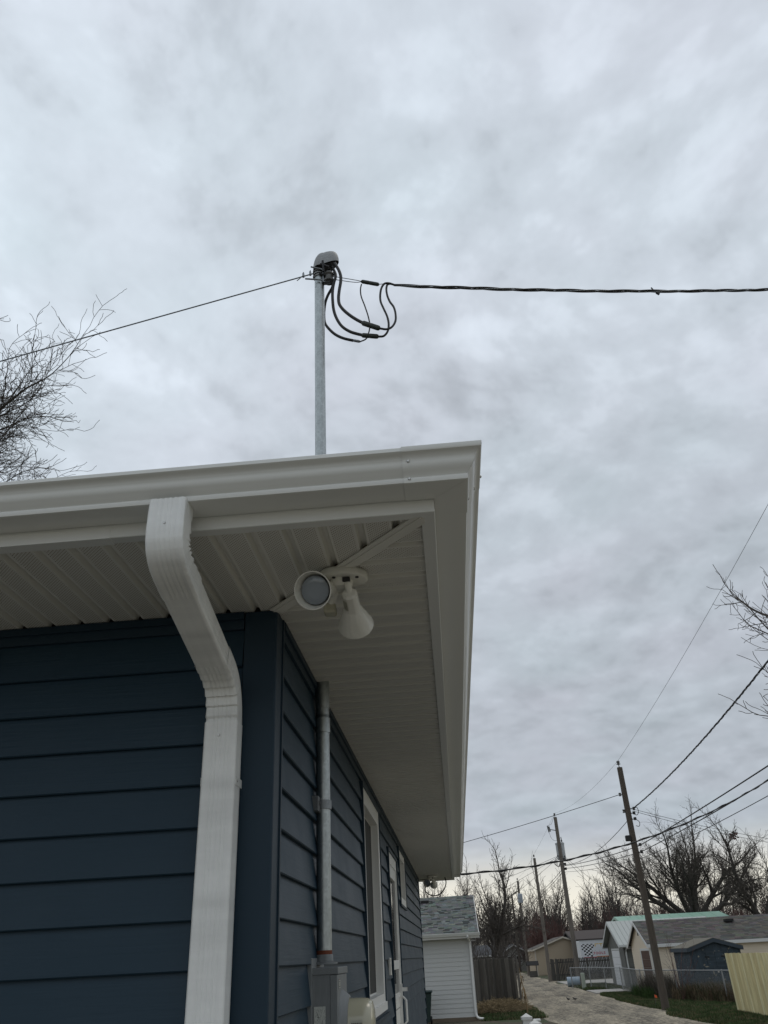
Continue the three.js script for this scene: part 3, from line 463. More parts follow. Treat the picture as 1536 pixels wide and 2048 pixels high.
// ------------------------------------------------------------------ service drop and its drip loops
{
  const t = thing('service_drop', 'black twisted overhead service cable with drip loops at the weatherhead', 'cable');
  const C = {
    loop: [
      [[[-0.422, 5.955, -3.45], [-0.395, 5.873, -3.438], [-0.385, 5.822, -3.436], [-0.386, 5.769, -3.434], [-0.396, 5.694, -3.432], [-0.401, 5.626, -3.43], [-0.396, 5.575, -3.428], [-0.373, 5.526, -3.426], [-0.332, 5.471, -3.424], [-0.292, 5.429, -3.422], [-0.258, 5.399, -3.42]], 0.0098],
      [[[-0.443, 5.95, -3.47], [-0.422, 5.878, -3.46], [-0.419, 5.835, -3.452], [-0.43, 5.786, -3.452], [-0.44, 5.728, -3.46], [-0.441, 5.645, -3.46], [-0.434, 5.555, -3.46], [-0.414, 5.48, -3.46], [-0.385, 5.422, -3.46], [-0.339, 5.377, -3.46], [-0.299, 5.355, -3.46], [-0.267, 5.341, -3.46]], 0.0092],
      [[[-0.462, 5.95, -3.50], [-0.446, 5.854, -3.508], [-0.448, 5.809, -3.508], [-0.478, 5.755, -3.52], [-0.494, 5.713, -3.528], [-0.502, 5.666, -3.532], [-0.506, 5.603, -3.532], [-0.5, 5.531, -3.527], [-0.472, 5.465, -3.515], [-0.432, 5.406, -3.505], [-0.385, 5.367, -3.5], [-0.327, 5.342, -3.5]], 0.0088],
      [[[-0.164, 5.345, -3.42], [-0.122, 5.339, -3.427], [-0.093, 5.357, -3.435], [-0.068, 5.404, -3.442], [-0.062, 5.465, -3.449], [-0.07, 5.537, -3.456], [-0.092, 5.595, -3.464], [-0.106, 5.662, -3.471], [-0.107, 5.728, -3.478], [-0.097, 5.763, -3.485], [-0.076, 5.772, -3.493], [-0.046, 5.761, -3.5]], 0.0066],
      [[[-0.175, 5.318, -3.46], [-0.143, 5.32, -3.462], [-0.118, 5.353, -3.464], [-0.108, 5.408, -3.465], [-0.113, 5.473, -3.467], [-0.133, 5.549, -3.469], [-0.148, 5.61, -3.471], [-0.147, 5.677, -3.473], [-0.134, 5.736, -3.475], [-0.115, 5.763, -3.476], [-0.087, 5.763, -3.478], [-0.056, 5.754, -3.488]], 0.0066],
      [[[-0.286, 5.328, -3.5], [-0.251, 5.344, -3.499], [-0.234, 5.383, -3.498], [-0.223, 5.443, -3.496], [-0.229, 5.514, -3.495], [-0.247, 5.605, -3.494], [-0.268, 5.697, -3.493], [-0.269, 5.754, -3.491], [-0.262, 5.79, -3.49]], 0.0042],
    ],
  };
  for (const [p, r] of C.loop) mb(0).tube(smooth(p, 60), r, 10).build('drip_loop', M.rubber, t);
  const splice = (a, b, r, m) => { const d = len(sub(b, a)); mesh('splice', latheAt([[r * 0.55, 0], [r * 0.8, 0.004], [r, 0.010], [r, d * 0.42], [r * 0.93, d * 0.44], [r * 0.93, d * 0.47], [r, d * 0.49], [r, d - 0.012], [r * 0.85, d - 0.005], [r * 0.5, d]], a, b, 12), m, t); };
  splice([-0.264, 5.402, -3.42], [-0.159, 5.342, -3.42], 0.0158, M.spliceGreen); splice([-0.273, 5.341, -3.46], [-0.171, 5.318, -3.46], 0.0145, M.spliceGreen); splice([-0.33, 5.344, -3.5], [-0.284, 5.328, -3.5], 0.0085, M.hardware); splice([-0.263, 5.816, -3.49], [-0.152, 5.773, -3.49], 0.0125, M.spliceGreen);
  for (const p of [[[-0.436, 5.856, -3.464], [-0.294, 5.82, -3.48], [-0.258, 5.815, -3.49]], [[-0.437, 5.83, -3.464], [-0.291, 5.801, -3.48], [-0.258, 5.813, -3.49]], [[-0.158, 5.776, -3.49], [-0.112, 5.779, -3.495], [-0.05, 5.762, -3.5]]]) mb(0).tube(smooth(p, 16), 0.0024, 6).build('messenger_wire', M.hardware, t);
  const axis = hung([-0.06, 5.763, -3.497], [7.62, 7.85, -6], 0.25, 420);
  const strand = (ph, r, rh, m, pitch) => { let L = 0; const P = axis.map((p, i) => { const q = axis[Math.min(i + 1, 420)]; if (i) L += len(sub(p, axis[i - 1])); const tn = norm(sub(axis[Math.min(i + 1, 420)], axis[Math.max(i - 1, 0)])), s = norm(cross(tn, [0, 1, 0])), u = cross(s, tn), a = ph + L / pitch * Math.PI * 2 + 0.6 * Math.sin(L * 1.9); const k = rh * Math.min(1, 0.5 + L * 3); return add(add(p, s, Math.cos(a) * k), u, Math.sin(a) * k); }); mb(0).tube(P, r, 6).build('strand', m, t); };
  strand(0, 0.0056, 0.007, M.rubber, 0.6); strand(2.1, 0.0056, 0.007, M.rubber, 0.6); strand(4.2, 0.0036, 0.0066, M.hardware, 0.6);
  mb(0).tube(smooth([[1.72, 6.105, -4.08], [1.735, 6.07, -4.08], [1.75, 6.04, -4.075]], 8), 0.005, 6).tube([[1.742, 6.05, -4.075], [1.758, 6.032, -4.075]], 0.009, 6).build('tail', M.black, t);
}
{ // guy wire from the mast to the roof
  const t = thing('guy_wire', 'thin steel guy wire stretched from mast collar over the roof', 'wire');
  mb(0).tube([[-0.566, 5.914, -3.48], [-7.95, 4.12, -3.55]], 0.0042, 6).build('cable', M.hardware, t);
  mb(0).tube([[-0.627, 5.902, -3.475], [-0.648, 5.875, -3.472], [-0.666, 5.855, -3.47]], 0.0032, 6).build('wire_end', M.hardware, t);
  for (const [x, y] of [[-0.627, 5.906], [-0.583, 5.916]]) mb(0).box(x - 0.006, x + 0.006, y - 0.014, y + 0.014, -3.486, -3.472).tube([[x, y + 0.006, -3.479], [x, y + 0.026, -3.479]], 0.004, 6).build('cable_clip', M.hardware, t);
  mb(1).tube([[-7.95, 4.0, -3.55], [-7.95, 4.14, -3.55]], 0.012, 8).build('anchor_eye', M.hardware, t);
}
// ------------------------------------------------------------------ floodlights under the eave
function floodlight(label) {
  const t = thing('floodlight', label, 'floodlight', [-0.285, SOF - 0.004, -2.315], 'floodlights under the eave');
  const L = (p) => [p[0] + 0.285, p[1] - 2.711, p[2] + 2.315]; // from calibrated points to the thing's own axes
  { const sh = new THREE.Shape(); sh.absellipse(0, 0, 0.074, 0.05, 0, Math.PI * 2); const g = new THREE.ExtrudeGeometry(sh, { depth: 0.016, bevelEnabled: true, bevelSize: 0.006, bevelThickness: 0.006, bevelSegments: 3, curveSegments: 28 }); g.rotateX(Math.PI / 2); g.rotateY(0.25); g.translate(0.01, -0.002, 0.0); mesh('base_plate', toCreasedNormals(g, 0.6), M.lampShell, t); }
  mesh('hub', latheAt([[0.04, 0], [0.038, 0.014], [0.028, 0.024], [0, 0.028]], [0.0, -0.022, -0.012], [0, -1, -0.012], 20), M.lampShell, t);
  mb(0).box(0.008, 0.032, -0.0395, -0.026, 0.006, 0.03).build('sensor_socket', M.black, t);
  for (const p of [[-0.02, -0.0245, 0.03], [0.055, -0.0245, 0.02]]) mesh('screw_hole', latheAt([[0.006, -0.002], [0.006, 0.002], [0, 0.002]], p, [p[0], -9, p[2]], 10), M.black, t);
  const bell = (name, a, b, k = 1) => { // a = neck, b = centre of the mouth
    const h = part('lamp_head', t), d = len(sub(b, a));
    mesh('shade', latheAt([[0, -0.004], [0.018, -0.003], [0.0255 * k, 0.004], [0.0275 * k, d * 0.46], [0.029 * k, d * 0.48], [0.031 * k, d * 0.5], [0.040 * k, d * 0.64], [0.0515 * k, d * 0.84], [0.0582 * k, d * 0.96], [0.0605 * k, d * 0.985], [0.0605 * k, d], [0.0575 * k, d], [0.0555 * k, d * 0.95], [0.046 * k, d * 0.74], [0.036 * k, d * 0.6], [0.024 * k, d * 0.52], [0, d * 0.5]], a, b, 36), M.lampShell, h);
    mesh('bulb', latheAt([[0.013, d * 0.5], [0.02, d * 0.56], [0.034 * k, d * 0.7], [0.044 * k, d * 0.82], [0.0455 * k, d * 0.855], [0.042 * k, d * 0.872], [0.02, d * 0.885], [0, d * 0.888]], a, b, 32), M.lens, h);
    return h;
  };
  const m1 = L([-0.3585, 2.6, -2.185]), n1 = L([-0.325, 2.672, -2.335]); bell('lamp', n1, m1);
  mb(0).tube(smooth([[-0.02, -0.02, -0.01], [-0.032, -0.034, -0.018], add(n1, norm(sub(m1, n1)), 0.006)], 8), 0.0125, 12).build('knuckle', M.lampShell, t);
  const n2 = L([-0.258, 2.64, -2.315]), m2 = L([-0.256, 2.592, -2.475]); bell('lamp', n2, m2);
  mb(0).tube(smooth([[0.018, -0.02, 0.0], [0.024, -0.045, 0.012], add(n2, norm(sub(m2, n2)), 0.008)], 8), 0.0115, 12).build('knuckle', M.lampShell, t);
  rbox('motion_sensor', -0.072, -0.03, -0.098, -0.062, -0.13, -0.08, 0.009, M.meterCover, t);
  mb(0).tube([[-0.015, -0.02, -0.03], [-0.045, -0.066, -0.09]], 0.011, 10).build('knuckle', M.lampShell, t);
  const cv = document.createElement('canvas'); cv.width = 64; cv.height = 128; const c = cv.getContext('2d'), R = rng(4); c.fillStyle = '#c9c5b4'; c.fillRect(0, 0, 64, 128); c.fillStyle = '#3a3a36'; for (let i = 0; i < 8; i++) for (let y = 6; y < 118;) { const w = 5 + R() * 16; c.fillRect(6 + i * 7, y, 4, w); y += w + 4; }
  const ct = new THREE.CanvasTexture(cv); ct.colorSpace = THREE.SRGBColorSpace; const lm = new THREE.MeshStandardMaterial({ map: ct, roughness: 0.6, side: THREE.DoubleSide });
  const ax = norm(sub(m2, n2)), e1 = norm(cross(ax, [0, 1, 0])), e2 = cross(e1, ax), lb = mb(0); const ring = (q, l) => add(add(add(n2, ax, l), e1, -Math.cos(q) * 0.0292), e2, -Math.sin(q) * 0.0292);
  for (let i = 0; i < 5; i++) { const a0 = 0.55 + i * 0.13, a1 = a0 + 0.13; lb.quad(ring(a0, 0.014), ring(a1, 0.014), ring(a1, 0.06), ring(a0, 0.06), [[i / 5, 1], [(i + 1) / 5, 1], [(i + 1) / 5, 0], [i / 5, 0]]); } lb.build('print', lm, t);
  return t;
}
const flood1 = floodlight('cream double-headed floodlight on the mitred soffit beside the downspout');
{ const f = flood1.clone(); f.name = numbered('floodlight'); f.userData = { label: 'small double-headed floodlight under the far eave end beside the cable loops', category: 'floodlight', group: 'floodlights under the eave' }; f.position.set(-0.33, SOF - 0.004, -13.55); f.scale.setScalar(1.0); scene.add(f); }
console.log('mast ready');
// ------------------------------------------------------------------ generic gabled building
const mapX = (u, y, w) => [u, y, w], mapZ = (u, y, w) => [w, y, u];
function lapFace(b, P, s0, s1, y0, y1, expo = 0.127, butt = 0.014) { // s0, s1: functions of y
  for (let y = y0; y < y1 - 0.02; y += expo) {
    const t = Math.min(y + expo, y1), a = s0(y), c = s1(y), a2 = s0(t), c2 = s1(t); if (c - a < 0.03) break;
    b.quad(P(a, y, butt), P(c, y, butt), P(Math.max(c2, a2), t, 0.002), P(a2, t, 0.002)); b.quad(P(a, y, 0.0), P(c, y, 0.0), P(c, y, butt), P(a, y, butt));
  }
}
function shingleSheet(name, P, s0, s1, l, tones, m, parent, seed, tabW = 0.24, row = 0.14) { // P(s, t, lift): t up the slope
  const R = rng(seed), b = mb(0), col = []; const put = (c, f) => { const n0 = b.p.length / 3; f(); for (let i = n0; i < b.p.length / 3; i++) col.push(...c); };
  for (let t = 0, k = 0; t < l - 0.02; t += row, k++) {
    const t1 = Math.min(l, t + row + 0.03); let s = s0 - R() * tabW;
    while (s < s1) {
      const w = tabW * (0.55 + R() * 0.9), a = Math.max(s, s0), c = Math.min(s + w - 0.006, s1); const tone = tones[Math.floor(R() * tones.length)].map((x) => x * (0.88 + R() * 0.24)); s += w;
      if (c - a < 0.01) continue; const h = 0.008 + R() * 0.006, d = R() * 0.012;
      put(tone, () => { b.quad(P(a, t - d, h), P(c, t - d, h), P(c, t1, 0.002), P(a, t1, 0.002)); b.quad(P(a, t - d, 0), P(c, t - d, 0), P(c, t - d, h), P(a, t - d, h)); });
    }
  }
  const g = b.geo(); g.setAttribute('color', new THREE.Float32BufferAttribute(col, 3)); const o = mesh(name, g, m, parent); o.userData.kind = 'stuff'; return o;
}
M.tabs = new THREE.MeshStandardMaterial({ vertexColors: true, roughness: 0.95, map: rep(tGran, 2.5, 2.5), side: THREE.DoubleSide });
function gabled(t, map, u0, u1, w0, w1, eave, ridge, o) {
  const wm = (w0 + w1) / 2, ov = o.ov ?? 0.3, hw = (w1 - w0) / 2, sl = (ridge - eave) / hw, base = o.base ?? 0;
  mb(0).prism([[w0, base], [w1, base], [w1, eave], [wm, ridge], [w0, eave]].map(([w, y]) => map(u0, y, w)), sub(map(u1, 0, 0), map(u0, 0, 0))).build('wall', o.wall, t);
  for (const s of [-1, 1]) {
    const we = wm + s * (hw + ov), ye = eave - sl * ov, th = o.th ?? 0.05;
    const a = map(u0 - ov, ye, we), b = map(u1 + ov, ye, we), c = map(u1 + ov, ridge, wm), d = map(u0 - ov, ridge, wm);
    const r = mb(0).prism([a, b, c, d].map((p) => add(p, [0, 0.012, 0])), [0, th, 0]).build('roof', o.roof, t);
    if (o.tabs && (o.tabSide ?? s) === s) { const up = norm(sub(d, a)), l = len(sub(d, a)), along = norm(sub(b, a)); const nn = norm(cross(along, up)); const N = nn[1] < 0 ? nn.map((x) => -x) : nn; shingleSheet('shingle_tabs', (ss, tt, h) => add(add(add(add(a, [0, th + 0.014, 0]), along, ss), up, tt), N, h), 0, len(sub(b, a)), l, o.tabs, M.tabs, r, o.seed ?? 3, o.tabW, o.tabRow); }
    if (o.ribs && s === (o.tabSide ?? s)) { const n = Math.round(len(sub(b, a)) / o.ribs); for (let i = 0; i <= n; i++) { const p = add(a, sub(b, a), i / n), q = add(d, sub(c, d), i / n); mb(0).tube([add(p, [0, th + 0.02, 0]), add(q, [0, th + 0.02, 0])], 0.016, 4).build('rib', o.roof, r); } }
    for (const [u, k] of [[u0 - ov, -1], [u1 + ov, 1]]) { // rake boards
      const p = map(u, ye - 0.11, we), q = map(u, ridge - 0.11, wm); mb(0).prism([p, q, add(q, [0, 0.15, 0]), add(p, [0, 0.15, 0])], sub(map(k * 0.025, 0, 0), map(0, 0, 0))).build('rake_board', o.trim, t);
    }
    const f0 = map(u0 - ov, ye - 0.1, we), f1 = map(u1 + ov, ye + 0.05, we + s * 0.03); mb(0).box(Math.min(f0[0], f1[0]), Math.max(f0[0], f1[0]), f0[1], f1[1], Math.min(f0[2], f1[2]), Math.max(f0[2], f1[2])).build('fascia', o.trim, t);
    const g0 = map(u0 - ov, ye - 0.1, we - s * 0.001), g1 = map(u1 + ov, ye - 0.085, wm + s * hw); mb(0).box(Math.min(g0[0], g1[0]), Math.max(g0[0], g1[0]), g0[1], g1[1], Math.min(g0[2], g1[2]), Math.max(g0[2], g1[2])).build('soffit_board', o.trim, t);
  }
  return { wm, sl };
}
// ------------------------------------------------------------------ grey garage behind the house
{
  const t = thing('garage', 'light grey lap sided garage with grey shingle roof behind the house', 'garage');
  const z1 = -34.57, x1 = 0.52, x0 = -7.5, wallM = mat(0.34, 0.34, 0.325, 0.7), sid = mat(0.52, 0.525, 0.51, 0.55, { bumpMap: rep(tGrain, 0.6, 2), bumpScale: 0.001 }), trimW = mat(0.72, 0.72, 0.70, 0.5);
  gabled(t, mapX, x0, x1 - 0.02, z1 - 6.9, z1 - 0.02, 2.93, 4.33, { ov: 0.33, wall: wallM, roof: M.shingle, trim: trimW, tabs: [[0.16, 0.175, 0.168], [0.14, 0.153, 0.147], [0.21, 0.226, 0.217], [0.15, 0.163, 0.157], [0.045, 0.052, 0.051]], tabSide: 1, seed: 21, tabW: 0.2, tabRow: 0.11 });
  mb(0).box(x0 - 0.01, x1, 0, 0.13, z1 - 6.91, z1 + 0.004).build('foundation', mat(0.17, 0.135, 0.10, 0.95, { map: rep(tMottle, 1, 1) }), t);
  for (let k = 0; k < 17; k++) { const y = 0.13 + k * 0.15; const b = mb(0); b.o = k * 1.7; lapFace(b, (s, yy, o) => [s, yy, z1 + o - 0.018], () => x0, () => x1 - 0.07, y, y + 0.15, 0.15, 0.016); b.build('siding_plank', sid, t); }
  { const b = mb(0); lapFace(b, (s, yy, o) => [x1 - 0.018 + o, yy, -s], () => -z1 + 0.07, () => -z1 + 6.8, 0.13, 2.9, 0.15, 0.016); b.build('side_siding', sid, t).userData.kind = 'stuff'; }
  mb(1).box(x1 - 0.075, x1 + 0.006, 0.13, 2.85, z1 - 0.08, z1 + 0.008).build('corner_post', sid, t);
  mb(0).box(x0, x1 - 0.076, 2.68, 2.82, z1 - 0.019, z1 + 0.004).build('frieze_board', mat(0.36, 0.36, 0.34, 0.6), t);
  // gutter
  const gp = [[0, 0.1], [0, 0], [0.085, 0], [0.09, 0.02], [0.115, 0.06], [0.12, 0.085], [0.13, 0.088], [0.13, 0.105], [0.118, 0.105]]; const gb = mb(0); for (let i = 0; i < gp.length - 1; i++) gb.quad([x0 - 0.35, 2.72 + gp[i][1] + 0.06, z1 + 0.35 + gp[i][0]], [x1 + 0.36, 2.72 + gp[i][1] + 0.06, z1 + 0.35 + gp[i][0]], [x1 + 0.36, 2.72 + gp[i + 1][1] + 0.06, z1 + 0.35 + gp[i + 1][0]], [x0 - 0.35, 2.72 + gp[i + 1][1] + 0.06, z1 + 0.35 + gp[i + 1][0]]); gb.poly(gp.map(([o, y]) => [x1 + 0.36, 2.78 + y, z1 + 0.35 + o])); gb.build('gutter', trimW, t);
  const dsp = mb(1); dsp.tube(smooth([[x1 - 0.12, 2.8, z1 + 0.42], [x1 - 0.12, 2.74, z1 + 0.42], [x1 - 0.1, 2.68, z1 + 0.3], [x1 - 0.07, 2.6, z1 + 0.1], [x1 - 0.06, 2.5, z1 + 0.065], [x1 - 0.06, 1.6, z1 + 0.065], [x1 - 0.06, 0.3, z1 + 0.065], [x1 - 0.05, 0.2, z1 + 0.07], [x1 + 0.02, 0.1, z1 + 0.1], [x1 + 0.22, 0.06, z1 + 0.12]], 60), 0.042, 8); dsp.build('downspout', trimW, t);
  const sl = (4.33 - 2.93) / 3.44; mb(0).hexa([[-1.45, 0, 0], [-1.1, 0, 0], [-1.1, 0, -0.3], [-1.45, 0, -0.3], [-1.45, 0.1, 0], [-1.1, 0.1, 0], [-1.1, 0.02, -0.3], [-1.45, 0.02, -0.3]].map((p) => [p[0], p[1] + 2.93 + (-z1 * -1 + 37.35 - 34.57 - z1 * -1 + z1 * 1) * 0 + sl * 2.78 + 0.075 + (-p[2]) * sl, -37.35 + p[2]])).build('roof_vent', M.dark, t);
}
// ------------------------------------------------------------------ picket fences
function picketFence(t, a, b, h, w, gap, mats, seed, o = {}) {
  const R = rng(seed), L = Math.hypot(b[0] - a[0], b[1] - a[1]), dx = (b[0] - a[0]) / L, dz = (b[1] - a[1]) / L, n = Math.floor(L / (w + gap)), nx = -dz, nz = dx; // normal
  const k = o.side ?? 1;
  for (let i = 0; i < n; i++) {
    const s = i * (w + gap), hh = h * (1 + (R() - 0.5) * (o.ragged ?? 0.03)), lean = (R() - 0.5) * (o.lean ?? 0.02), off = (R() - 0.5) * 0.006, th = 0.017;
    const P = (u, y, v) => [a[0] + dx * (s + u + lean * y / h) + nx * k * (v + off), y, a[1] + dz * (s + u + lean * y / h) + nz * k * (v + off)];
    const ear = o.ear ? w * 0.22 : 0.0; const out = ear ? [[0, 0.03], [w, 0.03], [w, hh - ear], [w - ear, hh], [ear, hh], [0, hh - ear]] : [[0, 0.03], [w, 0.03], [w, hh], [0, hh]];
    const g = mb(1, R() * 5); const d = sub(P(0, 0, th), P(0, 0, 0)); g.prism(out.map(([u, y]) => P(u, y, 0)), d); g.build('picket', mats[Math.floor(R() * mats.length)], t);
  }
  for (const y of [0.35, h - 0.3]) { const P = (u, yy, v) => [a[0] + dx * u + nx * k * v, yy, a[1] + dz * u + nz * k * v]; mb(0).hexa([P(0, y, -0.045), P(L, y, -0.045), P(L, y, -0.007), P(0, y, -0.007), P(0, y + 0.09, -0.045), P(L, y + 0.09, -0.045), P(L, y + 0.09, -0.007), P(0, y + 0.09, -0.007)]).build('rail', mats[0], t); }
  const np = Math.max(1, Math.round(L / 2.4)); for (let i = 0; i <= np; i++) { const u = L * i / np, c = [a[0] + dx * u - nx * k * 0.095, a[1] + dz * u - nz * k * 0.095]; mb(1).box(c[0] - 0.045, c[0] + 0.045, 0, h - 0.05, c[1] - 0.045, c[1] + 0.045).build('post', mats[0], t); }
}
picketFence(thing('wood_fence', 'tall weathered grey board fence between the grey garage and the alley', 'fence'), [0.62, -42.5], [2.45, -39.85], 1.93, 0.132, 0.014, M.fenceOld, 31, { ear: true, ragged: 0.03, lean: 0.05 });
picketFence(thing('wood_fence', 'new yellow pine board fence beside the blue shed', 'fence'), [9.41, -32.6], [9.78, -24.4], 1.76, 0.14, 0.006, M.fenceNew, 33, { ragged: 0.012, lean: 0.008, side: 1 });
picketFence(thing('wood_fence', 'dark slatted board fence below the white trailer', 'fence'), [7.9, -73.9], [12.7, -73.2], 1.52, 0.105, 0.022, M.fenceGrey, 35, { ragged: 0.03 });
picketFence(thing('wood_fence', 'short crooked board fence panel beside the dark slatted fence', 'fence'), [7.25, -73.2], [7.95, -73.6], 1.5, 0.14, 0.012, M.fenceGrey, 36, { ragged: 0.07, lean: 0.14 });
// ------------------------------------------------------------------ cream garage with long roof
{
  const t = thing('garage', 'long cream sided garage with dark shingle roof behind the blue shed', 'garage'), x0 = 9.6, x1 = 21.5, z1 = -45.6, z0 = -50.5, ev = 2.2, rg = 3.22;
  const cream = mat(0.72, 0.62, 0.48, 0.65), tr = mat(0.66, 0.66, 0.64, 0.5), brown = mat(0.085, 0.04, 0.025, 0.7);
  gabled(t, mapX, x0, x1, z0, z1, ev, rg, { ov: 0.18, wall: mat(0.46, 0.4, 0.31, 0.7), roof: M.shingle, trim: tr, tabs: [[0.105, 0.099, 0.088], [0.08, 0.075, 0.068], [0.13, 0.122, 0.108]], tabSide: 1, seed: 51, tabW: 0.33, tabRow: 0.15 });
  const b = mb(0); lapFace(b, (s, y, o) => [s, y, z1 + 0.001 + o], () => x0, () => x1, 0.12, ev - 0.07, 0.115, 0.016); b.build('siding', cream, t).userData.kind = 'stuff';
  const zm = (z0 + z1) / 2, e = mb(0), hw = (z1 - z0) / 2, sA = (y) => (y > ev ? hw * (1 - (y - ev) / (rg - ev)) : hw); // gable end faces the alley
  lapFace(e, (s, y, o) => [x0 - 0.001 - o, y, zm + s], (y) => -sA(y), (y) => (y < 1.95 ? -0.12 : sA(y)), 0.12, rg - 0.08, 0.115, 0.016); lapFace(e, (s, y, o) => [x0 - 0.001 - o, y, zm + s], () => 2.2, (y) => sA(y), 0.12, 1.95, 0.115, 0.016); e.build('siding', cream, t).userData.kind = 'stuff';
  mb(1).box(x0 - 0.03, x0 + 0.06, 0.1, ev - 0.07, z1 - 0.06, z1 + 0.03).build('corner_post', tr, t);
  const d = part('overhead_door', t); mb(1).box(x0 - 0.035, x0 + 0.002, 0, 2.0, zm - 0.14, zm + 0.02).box(x0 - 0.035, x0 + 0.002, 0, 2.0, zm + 2.08, zm + 2.2).box(x0 - 0.034, x0 + 0.002, 1.9, 2.0, zm + 0.02, zm + 2.08).build('frame', tr, d);
  for (let k = 0; k < 5; k++) mb(0).box(x0 - 0.02, x0 + 0.003, 0.03 + k * 0.374, 0.03 + k * 0.374 + 0.36, zm + 0.02, zm + 2.08).build('panel', brown, d);
  mb(1).box(x0 - 0.03, x0 - 0.002, rg - 0.62, rg - 0.34, zm - 0.09, zm + 0.09).build('gable_vent', M.dark, t);
  mb(0).box(14.0, 14.45, 3.02, 3.14, -47.45, -47.2).build('roof_vent', M.dark, t);
}
// grey garage with pale metal roof
{
  const t = thing('garage', 'small grey garage with pale metal roof and white overhead door', 'garage'), x0 = 10.15, x1 = 16, z1 = -56, z0 = -61.8, ev = 2.3, rg = 3.55, grey = mat(0.20, 0.205, 0.19, 0.8, { map: rep(tWood, 0.5, 1) }), tr = mat(0.62, 0.63, 0.61, 0.5), pale = mat(0.36, 0.38, 0.36, 0.45);
  gabled(t, mapX, x0, x1, z0, z1, ev, rg, { ov: 0.3, wall: grey, roof: pale, trim: tr, ribs: 0.3, tabSide: 1 });
  const zm = (z0 + z1) / 2, d = part('overhead_door', t); mb(1).box(x0 - 0.03, x0 + 0.002, 0, 2.05, zm - 1.45, zm - 1.35).box(x0 - 0.03, x0 + 0.002, 0, 2.05, zm + 1.3, zm + 1.4).box(x0 - 0.029, x0 + 0.002, 1.96, 2.05, zm - 1.35, zm + 1.3).build('frame', tr, d);
  const w = mat(0.74, 0.75, 0.76, 0.5); for (let k = 0; k < 5; k++) mb(0).box(x0 - 0.02, x0 + 0.003, 0.02 + k * 0.386, 0.02 + k * 0.386 + 0.374, zm - 1.35, zm + 1.3).build('panel', w, d);
  const gt = mb(0); gt.box(x0 - 0.32, x1 + 0.3, 2.12, 2.22, z1 + 0.335, z1 + 0.44); gt.build('gutter', tr, t);
  mb(1).tube(smooth([[x0 + 0.12, 2.14, z1 + 0.39], [x0 + 0.12, 2.05, z1 + 0.36], [x0 + 0.11, 1.9, z1 + 0.08], [x0 + 0.1, 1.7, z1 + 0.06], [x0 + 0.1, 0.4, z1 + 0.06], [x0 + 0.1, 0.1, z1 + 0.1]], 30), 0.045, 7).build('downspout', tr, t);
  mb(1).box(x0 - 0.02, x0 + 0.07, 0, ev - 0.2, z1 - 0.07, z1 + 0.02).build('corner_board', grey, t);
}
// green metal roof
{
  const t = thing('metal_roof_building', 'long low building with a mint green metal roof behind the garages', 'building');
  gabled(t, mapX, 13.9, 22.2, -82, -72, 3.42, 4.34, { ov: 0.3, wall: mat(0.4, 0.4, 0.37, 0.8), roof: mat(0.235, 0.40, 0.31, 0.45), trim: mat(0.40, 0.55, 0.46, 0.5), ribs: 0.9, tabSide: 1 });
}
// dark shop behind the trailer
{
  const t = thing('shop_building', 'dark walled building with a low brown roof behind the white trailer', 'building');
  gabled(t, mapX, 11.6, 24, -99, -89.5, 2.95, 3.75, { ov: 0.25, wall: mat(0.06, 0.07, 0.08, 0.8), roof: mat(0.062, 0.048, 0.043, 0.9), trim: mat(0.06, 0.05, 0.046, 0.7) });
}
// tan garage with its gable to the alley's near side
{
  const t = thing('garage', 'tan lap sided garage with gable end and white rake boards beside the alley', 'garage'), z1 = -92, x0 = 7.75, x1 = 13.7, ev = 2.33, rg = 3.3, tan = mat(0.40, 0.325, 0.235, 0.75);
  gabled(t, mapZ, -101, z1, x0, x1, ev, rg, { ov: 0.25, wall: tan, roof: mat(0.09, 0.08, 0.07, 0.95), trim: mat(0.55, 0.5, 0.42, 0.6) });
  const xm = (x0 + x1) / 2, hw = (x1 - x0) / 2, sA = (y) => (y > ev ? hw * (1 - (y - ev) / (rg - ev)) : hw), b = mb(0); lapFace(b, (s, y, o) => [xm + s, y, z1 + 0.001 + o], (y) => -sA(y), (y) => sA(y), 0.1, rg - 0.06, 0.16, 0.02); b.build('siding', tan, t).userData.kind = 'stuff';
  mb(1).box(x0 - 0.03, x0 + 0.08, 0, ev - 0.1, z1 - 0.05, z1 + 0.03).build('corner_board', mat(0.5, 0.46, 0.4, 0.6), t);
}
function farHouse(label, x0, x1, z0, z1, ev, rg, map, wall, roof, trim, wins) {
  const t = thing('house', label, 'house'); if (map === mapZ) gabled(t, mapZ, z0, z1, x0, x1, ev, rg, { ov: 0.35, wall, roof, trim }); else gabled(t, mapX, x0, x1, z0, z1, ev, rg, { ov: 0.35, wall, roof, trim });
  for (const [a, c, y0, y1] of wins) { const w = part('window', t); mb(0).box(a - 0.08, c + 0.08, y0 - 0.08, y1 + 0.08, z1, z1 + 0.03).build('frame', trim, w); mb(0).box(a, c, y0, y1, z1 + 0.03, z1 + 0.036).build('pane', M.darkGlass, w); }
}
farHouse('small pale house with a dark gabled roof at the end of the alley', 5.6, 8.9, -130, -118, 2.15, 3.05, mapZ, mat(0.30, 0.29, 0.26, 0.8), mat(0.045, 0.045, 0.05, 0.9), mat(0.6, 0.6, 0.57, 0.6), [[6.3, 6.9, 1.0, 1.7], [7.5, 8.1, 1.0, 1.7]]);
farHouse('cream house with a low dark roof beside the end of the alley', 8.7, 12.5, -134, -121, 2.0, 2.75, mapX, mat(0.42, 0.40, 0.34, 0.8), mat(0.06, 0.06, 0.062, 0.9), mat(0.62, 0.62, 0.6, 0.6), [[9.2, 10.0, 0.8, 1.6]]);
